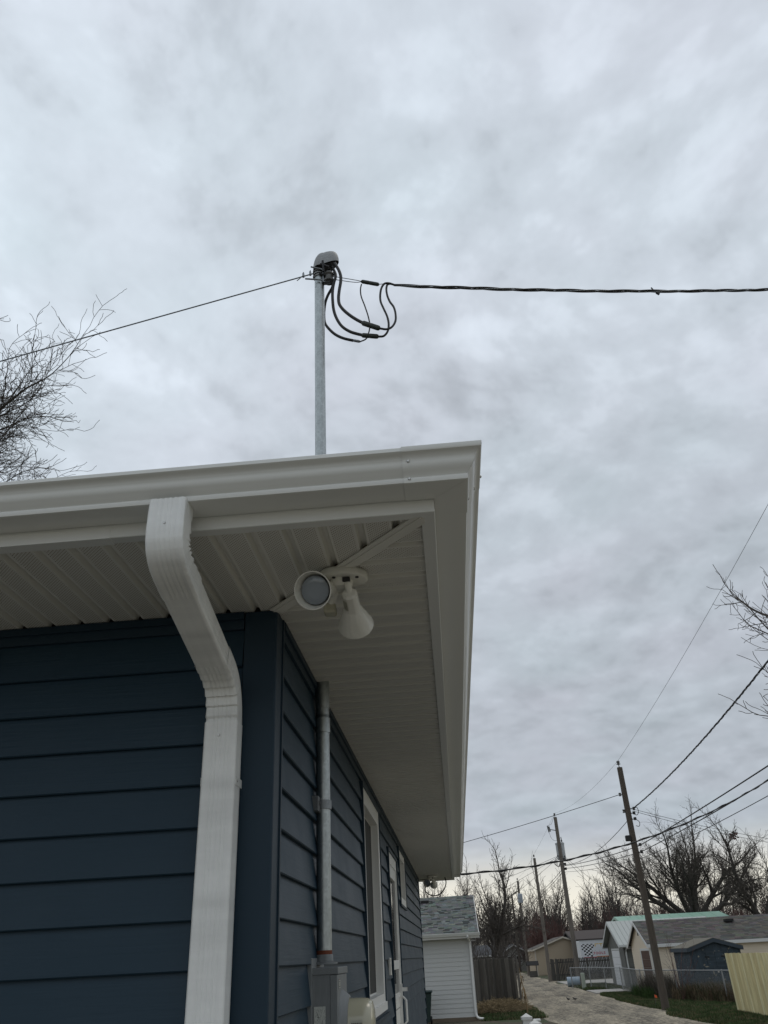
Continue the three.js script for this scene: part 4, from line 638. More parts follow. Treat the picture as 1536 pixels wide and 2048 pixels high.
farHouse('low dark roofed house behind the weathered board fence', -3, 5.2, -122, -108, 2.0, 3.1, mapX, mat(0.14, 0.14, 0.14, 0.8), mat(0.04, 0.042, 0.047, 0.9), mat(0.6, 0.6, 0.58, 0.6), [[1.5, 2.6, 0.8, 1.6], [3.2, 4.0, 0.8, 1.6]]);
// ------------------------------------------------------------------ blue shed
{
  const t = thing('shed', 'weathered blue plywood shed with double door and peeling paint', 'shed'), x0 = 10.06, x1 = 12.22, z1 = -40, z0 = -43, ev = 1.92, rg = 2.24;
  const tBlue = tex(256, 256, (u, v) => { const a = fbm(u * 30, v * 4, 3, 3, 30, 4), b = fbm(u * 6, v * 6, 8, 4, 6, 6), p = fbm(u * 16, v * 20, 15, 4, 16, 20), k = 0.75 + 0.3 * a + 0.3 * (b - 0.5); if (p > 0.76) return [0.55 * k, 0.53 * k, 0.48 * k]; return [0.235 * k, 0.285 * k, 0.32 * k]; }, true);
  const bl = mat(1, 1, 1, 0.85, { map: rep(tBlue, 0.62, 0.62) }), tr = mat(0.045, 0.06, 0.075, 0.8);
  gabled(t, mapZ, z0, z1, x0, x1, ev, rg, { ov: 0.1, wall: bl, roof: mat(0.17, 0.155, 0.12, 0.95, { map: rep(tGran, 2, 2) }), trim: tr });
  const d = part('double_door', t); for (const [a, c] of [[10.72, 11.085], [11.095, 11.46]]) mb(1).box(a, c, 0.15, 1.74, z1, z1 + 0.022).build('door_leaf', bl, d);
  mb(0).box(10.68, 11.5, 1.745, 1.775, z1, z1 + 0.03).build('door_header', tr, d); for (const [x, y] of [[10.74, 1.55], [10.74, 0.5], [11.44, 1.55]]) mb(0).box(x - 0.1, x + 0.1, y, y + 0.05, z1 + 0.022, z1 + 0.032).build('hinge', M.dark, d);
  mb(0).box(11.06, 11.12, 0.98, 1.03, z1 + 0.023, z1 + 0.05).build('hasp', M.screw, d);
  mb(1).box(x0 - 0.012, x0 + 0.09, 0.1, ev - 0.03, z1 - 0.08, z1 + 0.014).build('corner_board', bl, t);
}
// ------------------------------------------------------------------ white trailer with a printed side
{
  const t = thing('trailer', 'white enclosed trailer printed with a checkered pattern and the word TOOLS', 'trailer'), x0 = 10.74, x1 = 15.2, z1 = -80, z0 = -82.2, w = mat(0.70, 0.71, 0.72, 0.5);
  rbox('body', x0, x1, 0.5, 2.75, z0, z1, 0.04, w, t); mb(0).box(x0 - 0.01, x1 + 0.01, 2.70, 2.77, z1 - 0.03, z1 + 0.02).build('top_rail', mat(0.5, 0.51, 0.52, 0.4), t);
  const cv = document.createElement('canvas'); cv.width = 640; cv.height = 310; const c = cv.getContext('2d'); c.fillStyle = '#d6d8dc'; c.fillRect(0, 0, 640, 310);
  c.save(); c.beginPath(); c.moveTo(18, 45); c.lineTo(240, 48); c.lineTo(226, 120); c.lineTo(190, 170); c.lineTo(205, 285); c.lineTo(60, 265); c.lineTo(48, 190); c.lineTo(18, 140); c.closePath(); c.clip(); for (let i = 0; i < 8; i++) for (let j = 0; j < 9; j++) { c.fillStyle = (i + j) % 2 ? '#15161a' : '#e6e7ea'; c.beginPath(); c.ellipse(26 + i * 34 + j * 2, 52 + j * 31, 20, 19, 0.5, 0, 7); c.fill(); } c.restore();
  c.fillStyle = '#d8b23c'; c.fillRect(248, 46, 12, 56); c.fillRect(248, 46, 66, 12); c.fillRect(322, 46, 60, 12); c.fillRect(344, 46, 12, 50); c.beginPath(); c.moveTo(388, 42); c.lineTo(480, 42); c.lineTo(480, 108); c.lineTo(430, 98); c.closePath(); c.fill();
  c.fillStyle = '#8a8d94'; for (const x of [236, 310, 418]) c.fillRect(x, 166, 10, 8); c.fillStyle = '#ac2f40'; c.font = 'bold 66px sans-serif'; c.fillText('TOOLS', 202, 244); c.fillStyle = '#c4566a'; c.fillRect(36, 284, 214, 20); c.fillStyle = '#cf8a5a'; c.fillRect(250, 276, 250, 17);
  const ct = new THREE.CanvasTexture(cv); ct.colorSpace = THREE.SRGBColorSpace;
  mb(0).quad([x0 + 0.03, 1.38, z1 + 0.004], [14.1, 1.38, z1 + 0.004], [14.1, 2.68, z1 + 0.004], [x0 + 0.03, 2.68, z1 + 0.004], [[0, 0], [1, 0], [1, 1], [0, 1]]).build('printed_panel', new THREE.MeshStandardMaterial({ map: ct, roughness: 0.6, side: THREE.DoubleSide }), t);
  for (const x of [12.6, 13.5]) { const wh = part('wheel', t); mesh('tyre', latheAt([[0.2, -0.1], [0.32, -0.1], [0.35, -0.07], [0.35, 0.07], [0.32, 0.1], [0.2, 0.1]], [x, 0.35, z1 - 0.12], [x, 0.35, 0], 24), M.black, wh); mesh('rim', latheAt([[0.2, 0.06], [0.15, 0.04], [0, 0.05]], [x, 0.35, z1 - 0.12], [x, 0.35, 0], 16), M.screw, wh); }
  mb(0).box(x0 - 1.1, x0, 0.5, 0.6, -81.2, -81.0).box(x0 - 0.75, x0 - 0.68, 0.02, 0.5, -81.13, -81.07).build('hitch', M.dark, t);
}
// ------------------------------------------------------------------ bare trees
function growTree(seed, o) {
  const R = rng(seed), out = [[], []], nor = [[], []], uvs = [[], []];
  const emit = (P, r0, r1, k, w) => {
    let up = Math.abs(norm(sub(P[1], P[0]))[1]) > 0.9 ? [1, 0, 0] : [0, 1, 0], prev = null, L = 0; const A = out[w], N = nor[w], T = uvs[w];
    for (let i = 0; i < P.length; i++) {
      const t = norm(sub(P[Math.min(i + 1, P.length - 1)], P[Math.max(0, i - 1)])); up = norm(sub(up, t.map((x) => x * dot(up, t)))); const s = cross(t, up), r = lerp(r0, r1, i / (P.length - 1)), ring = []; if (i) L += len(sub(P[i], P[i - 1]));
      for (let j = 0; j < k; j++) { const a = j / k * 6.2832, c = Math.cos(a), q = Math.sin(a), n = [up[0] * c + s[0] * q, up[1] * c + s[1] * q, up[2] * c + s[2] * q]; ring.push([P[i][0] + n[0] * r, P[i][1] + n[1] * r, P[i][2] + n[2] * r, n, j / k, L]); }
      if (prev) for (let j = 0; j < k; j++) for (const q of [prev[j], prev[(j + 1) % k], ring[(j + 1) % k], prev[j], ring[(j + 1) % k], ring[j]]) { A.push(q[0], q[1], q[2]); N.push(...q[3]); T.push(q[4], q[5]); }
      prev = ring;
    }
  };
  const rot = (d, ang, az) => { let s = norm(cross(d, Math.abs(d[1]) > 0.9 ? [1, 0, 0] : [0, 1, 0])), u = cross(s, d); const c = Math.cos(ang), q = Math.sin(ang); return norm([0, 1, 2].map((i) => d[i] * c + (s[i] * Math.cos(az) + u[i] * Math.sin(az)) * q)); };
  const rec = (p, d, L, r, lev) => {
    const segs = o.segs[lev], P = [p], D = [d]; let q = p, dd = d;
    for (let i = 0; i < segs; i++) { dd = rot(dd, o.wander[lev] * (0.3 + R() * 0.9), R() * 6.283); dd = norm([dd[0], dd[1] + o.up[lev] / segs, dd[2]]); q = add(q, dd, L / segs); P.push(q); D.push(dd); }
    const r1 = r * o.taper[lev]; emit(P, r, Math.max(r1, o.rmin), lev < 1 ? 8 : lev < 2 ? 6 : lev < 3 ? 4 : 3, lev <= (o.trunkLev ?? 1) ? 0 : 1);
    if (lev >= o.kids.length) return;
    const n = o.kids[lev]; let az = R() * 6.28;
    for (let i = 0; i < n; i++) {
      const t = lerp(o.start[lev], 1, (i + R() * 0.7) / n), f = Math.min(segs - 1e-3, t * segs), k = Math.floor(f), pos = add(P[k], sub(P[k + 1], P[k]), f - k); az += 2.4 + (R() - 0.5) * 0.7;
      const last = i === n - 1; const cd = rot(D[k], last ? o.ang[lev] * 0.35 : o.ang[lev] * (0.7 + R() * 0.6), az), cl = L * o.ratio[lev] * (0.7 + R() * 0.5) * (last ? 1.05 : 1.15 - 0.45 * t), cr = lerp(r, r1, t) * (last ? 0.85 : o.rad[lev] * (0.75 + R() * 0.4));
      rec(last ? P[segs] : pos, cd, cl, Math.max(cr, o.rmin), lev + 1);
    }
  };
  if (o.limbs) { for (const [d, L, r] of o.limbs) rec([0, o.crotch ?? 0.2, 0], norm(d), L, r, o.limbLev ?? 1); if (o.bole) emit([[0, -0.1, 0], [0.02, (o.crotch) * 0.5, 0], [0, o.crotch + 0.25, 0]], o.bole * 1.25, o.bole, 10, 0); } else rec([0, -0.1, 0], norm(o.lean || [0.03, 1, 0.02]), o.H, o.r, 0);
  return out.map((A, w) => { const g = new THREE.BufferGeometry(); g.setAttribute('position', new THREE.Float32BufferAttribute(A, 3)); g.setAttribute('normal', new THREE.Float32BufferAttribute(nor[w], 3)); g.setAttribute('uv', new THREE.Float32BufferAttribute(uvs[w], 2)); return g; });
}
function tree(label, pos, geos, mt, mc, turn = 0, height = 10, group) { geos[1].computeBoundingBox(); const sc = height / geos[1].boundingBox.max.y; const t = thing('tree', label, 'tree', pos, group); mesh('trunk', geos[0], mt, t); mesh('crown', geos[1], mc, t); t.rotation.y = turn; t.scale.setScalar(sc); return t; }
// a fine-twigged tree behind the house roof
const gFine = growTree(11, { crotch: 8.2, bole: 0.3, limbLev: 1, limbs: [[[1, 0.75, 0.0], 5.6, 0.16], [[0.9, 1.1, -0.35], 5.8, 0.16], [[1, 0.35, 0.35], 5.6, 0.13], [[0.6, 1.5, 0.2], 5.8, 0.17], [[1.0, 0.55, -0.5], 5.4, 0.13], [[0.15, 1.8, -0.1], 5.6, 0.17], [[-0.7, 1.2, 0.2], 5.4, 0.15]], segs: [4, 8, 7, 6, 5, 4], wander: [0.1, 0.12, 0.17, 0.22, 0.3, 0.38], up: [0.1, 0.05, 0.02, -0.02, 0.0, 0.1], taper: [0.7, 0.35, 0.35, 0.35, 0.4, 0.5], kids: [0, 10, 9, 8, 4], start: [0, 0.22, 0.12, 0.1, 0.1], ang: [0, 0.62, 0.66, 0.75, 0.8], ratio: [0, 0.48, 0.5, 0.52, 0.5], rad: [0, 0.5, 0.5, 0.5, 0.5], rmin: 0.0048 });
tree('bare tree with fine drooping twigs rising behind the house roof', [-14.5, 0, -18.5], gFine, M.bark, M.twig, 4.9, 22);
// budding tree whose twigs reach in over the alley
const gBud = growTree(19, { H: 5, r: 0.2, segs: [5, 6, 6, 5, 4], wander: [0.08, 0.12, 0.16, 0.22, 0.3], up: [0.1, 0.25, 0.3, 0.3, 0.25], taper: [0.7, 0.42, 0.4, 0.4, 0.6], kids: [8, 8, 7, 5], start: [0.4, 0.3, 0.2, 0.2], ang: [1.0, 0.75, 0.7, 0.8], ratio: [0.95, 0.5, 0.48, 0.34], rad: [0.55, 0.5, 0.5, 0.6], rmin: 0.0075 });
tree('budding bare tree with spurred twigs reaching over the alley power lines', [12.6, 0, -21.2], gBud, M.bark, M.twig, 2.2, 14.2);
// big spreading tree behind the green roof
const gWide = growTree(23, { crotch: 3.2, bole: 0.48, limbLev: 1, limbs: [[[-1, 0.42, 0.1], 5.6, 0.27], [[-0.78, 0.75, -0.3], 5.6, 0.25], [[-0.4, 1, 0.3], 5.2, 0.25], [[0.0, 1, -0.2], 4.8, 0.24], [[0.35, 1, 0.3], 5.0, 0.24], [[0.8, 0.7, -0.1], 5.4, 0.26], [[1, 0.4, 0.15], 5.4, 0.24], [[-0.2, 0.7, 0.85], 4.6, 0.2], [[0.15, 0.7, -0.9], 4.6, 0.2]], segs: [4, 7, 6, 5, 4, 3], wander: [0.1, 0.13, 0.18, 0.22, 0.26, 0.3], up: [0.1, 0.1, 0.12, 0.15, 0.2, 0.2], taper: [0.7, 0.42, 0.4, 0.4, 0.4, 0.6], kids: [0, 9, 8, 7, 5], start: [0, 0.4, 0.3, 0.2, 0.1], ang: [0, 0.6, 0.6, 0.66, 0.7], ratio: [0, 0.5, 0.5, 0.5, 0.5], rad: [0, 0.55, 0.5, 0.5, 0.5], rmin: 0.0088, trunkLev: 2 });
tree('huge wide spreading bare tree behind the green metal roof', [22.7, 0, -86], gWide, M.bark, M.twig, 0, 15.4);
const gTall = growTree(41, { H: 5.2, r: 0.24, segs: [6, 7, 6, 5, 4], wander: [0.14, 0.2, 0.22, 0.26, 0.3], up: [0.1, 0.3, 0.3, 0.25, 0.2], taper: [0.72, 0.45, 0.4, 0.4, 0.5], kids: [7, 8, 7, 6], start: [0.45, 0.25, 0.2, 0.15], ang: [0.55, 0.55, 0.62, 0.7], ratio: [0.78, 0.52, 0.5, 0.45], rad: [0.55, 0.5, 0.48, 0.5], rmin: 0.0125 });
const gTall2 = growTree(57, { H: 5.0, r: 0.22, segs: [6, 7, 6, 5, 4], wander: [0.12, 0.18, 0.22, 0.26, 0.3], up: [0.1, 0.34, 0.3, 0.25, 0.2], taper: [0.72, 0.45, 0.4, 0.4, 0.5], kids: [8, 8, 7, 5], start: [0.35, 0.25, 0.2, 0.15], ang: [0.6, 0.55, 0.6, 0.7], ratio: [0.85, 0.52, 0.5, 0.45], rad: [0.55, 0.5, 0.48, 0.5], rmin: 0.0125 });
const far = 'bare trees beyond the alley';
tree('tall crooked bare tree right behind the grey garage roof', [1.75, 0, -52], gTall, M.barkPale, M.twig, 0.4, 8.4);
tree('slim bare tree beside the crooked tall one behind the garage', [0.2, 0, -55], gTall2, M.barkPale, M.twig, 2.1, 7.2);
tree('vase shaped bare tree behind the weathered board fence', [3.2, 0, -66], gTall2, M.bark, M.twig, 4.0, 7.8);
tree('bare tree standing behind the fence and the low dark house', [3.9, 0, -84], gTall, M.bark, M.twig, 3.0, 8.2);
tree('bare tree holding a reddish clump of dry leaves beside the huge tree', [26.3, 0, -75.5], gTall, M.bark, M.twig, 5.2, 13.2);
tree('bare tree at the edge of the woods behind the tan garage', [12.2, 0, -112], gTall2, M.bark, M.twig, 1.2, 10.8, far);
for (const [x, z, g, r, s, l] of [[16.8, -115, gTall, 2.7, 10.4, 'bare tree in the woods above the dark walled building with brown roof'], [8.3, -128, gTall2, 5.0, 10.5, 'bare tree above the cream house at the end of the alley'], [20.5, -118, gTall2, 0.3, 9.4, 'bare tree in the woods above the pale metal roof'], [29.5, -100, gTall, 4.4, 8.4, 'low bare tree behind the trunk of the huge spreading tree'], [35, -98, gTall2, 3.4, 9, 'bare tree behind the tree that holds the reddish leaf clump'], [-3.5, -74, gTall, 1.6, 8, 'bare tree far behind the grey garage roof under the far eave'], [5.9, -142, gTall, 0.9, 11.5, 'bare tree behind the small pale house with dark gabled roof']]) tree(l, [x, 0, z], g, M.bark, M.twig, r, s, far);
{ // the woods: a mass of trunks and brush
  const gW = growTree(71, { H: 4.6, r: 0.16, segs: [4, 5, 4, 4], wander: [0.12, 0.2, 0.26, 0.3], up: [0.1, 0.4, 0.35, 0.3], taper: [0.7, 0.45, 0.4, 0.5], kids: [9, 8, 7], start: [0.2, 0.2, 0.15], ang: [0.55, 0.6, 0.7], ratio: [0.85, 0.52, 0.5], rad: [0.55, 0.5, 0.5], rmin: 0.018 });
  const gB = growTree(83, { crotch: 0.1, limbLev: 1, limbs: Array.from({ length: 11 }, (_, i) => [[Math.cos(i * 2.4) * 0.5, 1, Math.sin(i * 2.4) * 0.5], 1.6 + (i % 4) * 0.35, 0.03]), segs: [3, 5, 4, 3], wander: [0.1, 0.16, 0.24, 0.3], up: [0.2, 0.35, 0.3, 0.3], taper: [0.7, 0.5, 0.5, 0.6], kids: [0, 9, 6], start: [0, 0.2, 0.15], ang: [0, 0.55, 0.65], ratio: [0, 0.5, 0.5], rad: [0, 0.6, 0.6], rmin: 0.011, trunkLev: 0 });
  const wood = (name, g, n, m, seed, place, label) => { const im = new THREE.InstancedMesh(g, m, n), R = rng(seed), d = new THREE.Object3D(); for (let i = 0; i < n; i++) { const [x, z, s] = place(R, i); d.position.set(x, 0, z); d.rotation.set(0, R() * 6.28, 0); d.scale.set(s, s * (0.85 + R() * 0.4), s); d.updateMatrix(); im.setMatrixAt(i, d.matrix); } im.name = numbered(name); im.castShadow = im.receiveShadow = true; im.userData = { kind: 'stuff', label, category: 'woods' }; scene.add(im); };
  const both = mergeGeometries([gW[0], gW[1]]), brush = mergeGeometries([gB[0], gB[1]].filter((g) => g.attributes.position.count));
  wood('distant_woods', both, 180, M.twig, 5, (R) => [lerp(-45, 75, R()), lerp(-122, -190, R()), 0.72 + R() * 0.5], 'distant grey brown bare woods along the horizon');
  wood('thicket', brush, 150, M.twigRed, 9, (R, i) => { const z = lerp(-100, -124, R()); return [lerp(9, 50, R()), z, 0.85 + R() * 0.6]; }, 'reddish brown thicket behind the trailer and the garages');
  wood('brush', brush, 26, M.twig, 12, (R) => [lerp(0.2, 2.6, R()), lerp(-46, -60, R()), 0.4 + R() * 0.35], 'brown brush growing behind the weathered board fence');
}
{ // dry leaf nest up in a tree
  const R = rng(3), b = mb(0); for (let i = 0; i < 90; i++) { const d = norm([R() - 0.5, R() - 0.5, R() - 0.5]), c = add([24.66, 10.02, -75], d, 0.36 * Math.cbrt(R())), e = norm([R() - 0.5, R() - 0.5, R() - 0.5]), f = norm(cross(d, e)); b.quad(c, add(c, e, 0.14), add(add(c, e, 0.14), f, 0.1), add(c, f, 0.1)); }
  tag(b.build('leaf_nest', mat(0.11, 0.045, 0.035, 0.9)), 'reddish clump of dry leaves caught high in the bare branches', 'leaf clump');
}
console.log('trees ready');
// ------------------------------------------------------------------ utility poles
function pole(x, z, h, rb, rt, label, m, top = 0.28) {
  const t = thing('utility_pole', label, 'utility pole', [x, 0, z], 'utility poles along the alley');
  mb(1).tube([[0, -0.1, 0], [0.01, h * 0.3, 0], [-0.005, h * 0.65, 0], [0, h, 0]], [rb, lerp(rb, rt, 0.3), lerp(rb, rt, 0.65), rt], 14).build('shaft', m, t);
  if (top) { mb(1).tube([[0, h - 0.15, 0.0], [-0.02, h + 0.14, 0]], 0.022, 8).build('pin', M.hardware, t); mesh('insulator', latheAt([[0.02, 0], [0.085, 0.01], [0.09, 0.03], [0.05, 0.045], [0.05, 0.07], [0.07, 0.08], [0.07, 0.13], [0.05, 0.16], [0, 0.165]], [-0.022, h + 0.12, 0], [-0.022, h + 2, 0], 16), M.porcelain, t); }
  return t;
}
const hw = (t, x, y, s = 1) => { // a small side bracket with a spool
  const b = part('bracket', t); mb(0).box(Math.min(x * 0.4, x), Math.max(x * 0.4, x), y - 0.02, y + 0.02, -0.02, 0.02).build('arm', M.hardware, b); mesh('spool', latheAt([[0.02, -0.07], [0.06, -0.06], [0.04, 0], [0.06, 0.06], [0.02, 0.07]], [x, y, 0], [x, y + 1, 0], 12), M.porcelain, b);
};
const P1 = pole(7.56, -35.26, 8.82, 0.15, 0.115, 'dark brown utility pole standing in the grass beside the alley', M.pole);
hw(P1, -0.2, 7.72); hw(P1, -0.17, 7.05); hw(P1, 0.26, 7.13);
{ const b = mb(1); for (const [y, s] of [[6.95, 1], [6.72, 1], [5.95, -1], [5.72, 1], [5.45, 1]]) b.tube([[s * 0.08, y, 0.05], [s * 0.27, y - 0.02, 0.06]], 0.018, 6).box(s * 0.22 - 0.05, s * 0.22 + 0.05, y - 0.05, y + 0.06, 0.02, 0.1); b.build('cable_clamps', M.black, P1); mb(0).tube(smooth([[0.24, 7.1, 0.02], [0.36, 7.16, 0.12], [0.4, 6.98, 0.12], [0.32, 6.86, 0.1], [0.22, 6.9, 0.06]], 20), 0.013, 6).tube(smooth([[0.25, 6.7, 0.06], [0.36, 6.58, 0.1], [0.32, 6.42, 0.1], [0.2, 6.45, 0.06]], 20), 0.013, 6).build('jumper_loops', M.black, P1); rbox('splice_case', -0.32, -0.1, 5.88, 6.1, -0.05, 0.14, 0.03, M.black, P1); }
const P2 = pole(7.84, -61.21, 10.55, 0.17, 0.12, 'grey utility pole carrying a transformer beside the driveway', M.poleLight);
{ const tr = part('transformer', P2); mesh('tank', latheAt([[0, 7.75], [0.3, 7.75], [0.31, 7.8], [0.31, 8.75], [0.33, 8.76], [0.33, 8.84], [0.28, 8.88], [0, 8.92]], [0.1, 0, -0.47], [0.1, 1, -0.47], 24), mat(0.42, 0.44, 0.45, 0.5), tr); mesh('bushing', latheAt([[0.05, 8.86], [0.08, 8.9], [0.04, 8.95], [0.07, 9.0], [0.035, 9.06], [0.02, 9.25]], [0.26, 0, -0.42], [0.26, 1, -0.42], 12), M.porcelain, tr); mb(0).box(-0.05, 0.15, 8.0, 8.1, -0.2, -0.08).box(-0.05, 0.15, 8.5, 8.6, -0.2, -0.08).build('mount', M.hardware, tr);
  const c = part('cutout', P2); mb(0).tube([[0, 9.63, 0], [-0.5, 9.75, 0]], 0.03, 6).build('arm', M.hardware, c); mb(1).tube([[-0.6, 9.55, 0.02], [-0.66, 10.0, 0.02]], 0.035, 8).build('fuse_tube', M.dark, c); mb(1).tube([[-0.5, 9.6, 0], [-0.56, 9.95, 0]], 0.055, 8).build('insulator', M.porcelain, c);
  mb(0).tube(smooth([[-0.02, 10.72, 0], [-0.2, 10.4, 0.02], [-0.35, 10.1, 0.02], [-0.64, 10.0, 0.02]], 14), 0.01, 5).tube(smooth([[-0.6, 9.55, 0.02], [-0.45, 9.1, 0], [-0.1, 9.0, -0.3], [0.26, 9.22, -0.42]], 16), 0.01, 5).build('jumper', M.black, c);
  hw(P2, -0.22, 7.95); hw(P2, 0.28, 7.89); const b = mb(0); for (let i = 0; i < 4; i++) b.tube(smooth([[-0.3, 7.9 - i * 0.1, 0.05], [-0.55 + i * 0.06, 7.5 - i * 0.05, 0.1], [-0.3, 7.25, 0.08], [-0.1, 7.3 + i * 0.1, 0.05]], 12), 0.014, 5); b.build('jumper_loops', M.black, P2); const c2 = mb(1); for (const y of [7.7, 7.4, 7.1]) c2.box(0.1, 0.28, y - 0.08, y + 0.08, 0, 0.1); c2.build('cable_clamps', M.black, P2); }
pole(7.08, -72.86, 9.0, 0.15, 0.11, 'grey utility pole standing beside the crooked board fence panel', M.poleLight);
const P4 = pole(7.05, -94.23, 8.85, 0.15, 0.11, 'grey utility pole with a small transformer by the tan garage', M.poleLight);
mesh('transformer', latheAt([[0, 6.7], [0.26, 6.7], [0.27, 6.75], [0.27, 7.5], [0.22, 7.58], [0, 7.62]], [0.02, 0, 0.4], [0.02, 1, 0.4], 18), mat(0.3, 0.33, 0.37, 0.5), P4);
pole(7.55, -114, 8.6, 0.15, 0.11, 'brown utility pole in front of the small pale house', M.pole);
pole(6.4, -138, 9.4, 0.15, 0.11, 'distant brown utility pole rising out of the trees', M.pole);
pole(7.75, -6, 11.4, 0.16, 0.12, 'brown utility pole that carries the service cable of the blue house', M.pole);
pole(-6.2, -45, 6.4, 0.13, 0.1, 'short utility pole hidden behind the blue house', M.pole, 0);
// ------------------------------------------------------------------ overhead lines
const line = (name, label, spans, r, m = M.black) => { const b = mb(0); for (const [a, c, s] of spans) b.tube(hung(a, c, s, 30), r, 5); return tag(b.build(name, m), label, 'power line', 'overhead lines'); };
line('power_line', 'thin bare wire running along the very tops of the poles', [[[7.72, 11.62, -6], [7.54, 9.1, -35.26], 0.35], [[7.54, 9.1, -35.26], [7.82, 10.83, -61.21], 0.35], [[7.82, 10.83, -61.21], [7.06, 9.28, -72.86], 0.1], [[7.06, 9.28, -72.86], [7.03, 9.13, -94.23], 0.25], [[7.03, 9.13, -94.23], [7.53, 8.88, -114], 0.2]], 0.0055, M.hardware);
{ const t = thing('power_line', 'thick twisted cable sloping from upper right to the dark brown pole', 'power line', [0, 0, 0], 'overhead lines'); const ax = hung([7.66, 9.05, -6], [7.82, 7.15, -35.26], 0.55, 300); for (const [ph, r] of [[0, 0.0125], [2.1, 0.0125], [4.2, 0.008]]) { let L = 0; const P = ax.map((p, i) => { if (i) L += len(sub(p, ax[i - 1])); const a = ph + L / 1.05 * 6.283 + Math.sin(L * 1.3); return add(p, [Math.cos(a) * 0.016, Math.sin(a) * 0.016, 0]); }); mb(0).tube(P, r, 5).build('strand', M.black, t); } }
line('power_line', 'service wire dropping leftward from the dark brown pole behind the house', [[[7.36, 7.72, -35.26], [-6.2, 6.1, -45], 0.15]], 0.013);
line('power_line', 'paired service wires leading rightward from the dark brown pole over the tree', [[[7.82, 7.1, -35.26], [21.5, 6.1, -47], 0.25], [[7.82, 7.02, -35.26], [21.5, 5.95, -47], 0.3]], 0.009);
line('power_line', 'sagging wire between the dark brown pole and the transformer pole', [[[7.48, 6.68, -35.26], [7.75, 7.4, -61.21], 0.5]], 0.013);
for (const [i, y0, y1, y2, y3, r] of [[0, 5.95, 5.68, 7.3, 6.3, 0.018], [1, 5.72, 5.45, 7.12, 6.1, 0.016], [2, 5.45, 5.22, 6.9, 5.9, 0.010]]) line('communication_cable', ['upper of three black communication cables strung along the alley poles', 'middle of three black communication cables strung along the alley poles', 'lowest and thinnest of three communication cables along the alley poles'][i], [[[7.7, y0, -6], [7.72 + i * 0.03, y1, -35.26], 0.12 + i * 0.05], [[7.72 + i * 0.03, y1, -35.26], [8.02, y2, -61.21], 0.1], [[8.02, y2, -61.21], [7.1, y3, -72.86], 0.1], [[7.1, y3, -72.86], [7.1, y3, -94.23], 0.3], [[7.1, y3, -94.23], [7.6, y3, -114], 0.3]], r);
line('power_line', 'wires fanning leftward from the transformer pole', [[[7.62, 7.95, -61.21], [-4, 6.0, -84], 0.2], [[7.62, 7.9, -61.21], [-2, 5.2, -88], 0.25], [[7.62, 7.82, -61.21], [1, 4.5, -92], 0.2]], 0.011);
line('power_line', 'paired wires dropping from the transformer pole towards the mint green roof', [[[8.12, 7.89, -61.21], [16, 4.25, -76.5], 0.25], [[8.12, 7.75, -61.21], [15, 4.25, -76.6], 0.3]], 0.011);
{ // communications drop to the far eave, with its slack loops
  const t = thing('communication_cable', 'black cable drooping to the far eave of the blue house with slack loops', 'cable');
  const ax = hung([-0.08, 3.285, -14.05], [7.7, 5.5, -17.6], 0.5, 90); mb(0).tube(ax, 0.011, 6).build('cable', M.black, t); mb(0).tube(ax.map((p, i) => add(p, [0, 0.018 * Math.cos(i * 0.9), 0.018 * Math.sin(i * 0.9)])), 0.0075, 5).build('cable', M.black, t);
  mb(0).tube([[-0.2, 3.29, -14.05], [-0.06, 3.285, -14.05]], 0.022, 8).build('dead_end_clamp', M.black, t); mb(0).tube([[-0.14, 3.28, -14.05], [-0.14, 3.31, -14.4], [-0.14, 3.33, -14.57]], 0.008, 6).build('hook', M.hardware, t);
  mb(0).tube(smooth([[-0.13, 3.285, -14.05], [-0.11, 3.16, -14.05], [-0.2, 3.02, -14.05], [-0.34, 2.99, -14.05], [-0.45, 3.06, -14.05], [-0.44, 3.15, -14.05], [-0.32, 3.25, -14.05], [-0.2, 3.29, -14.05]], 50), 0.0085, 6).build('slack_loop', M.black, t);
  mb(0).tube(smooth([[-0.35, 3.235, -14.03], [-0.5, 3.23, -14.01], [-0.555, 3.22, -13.99], [-0.56, 3.1, -13.98]], 20), 0.006, 6).build('cable_tail', M.black, t);
}
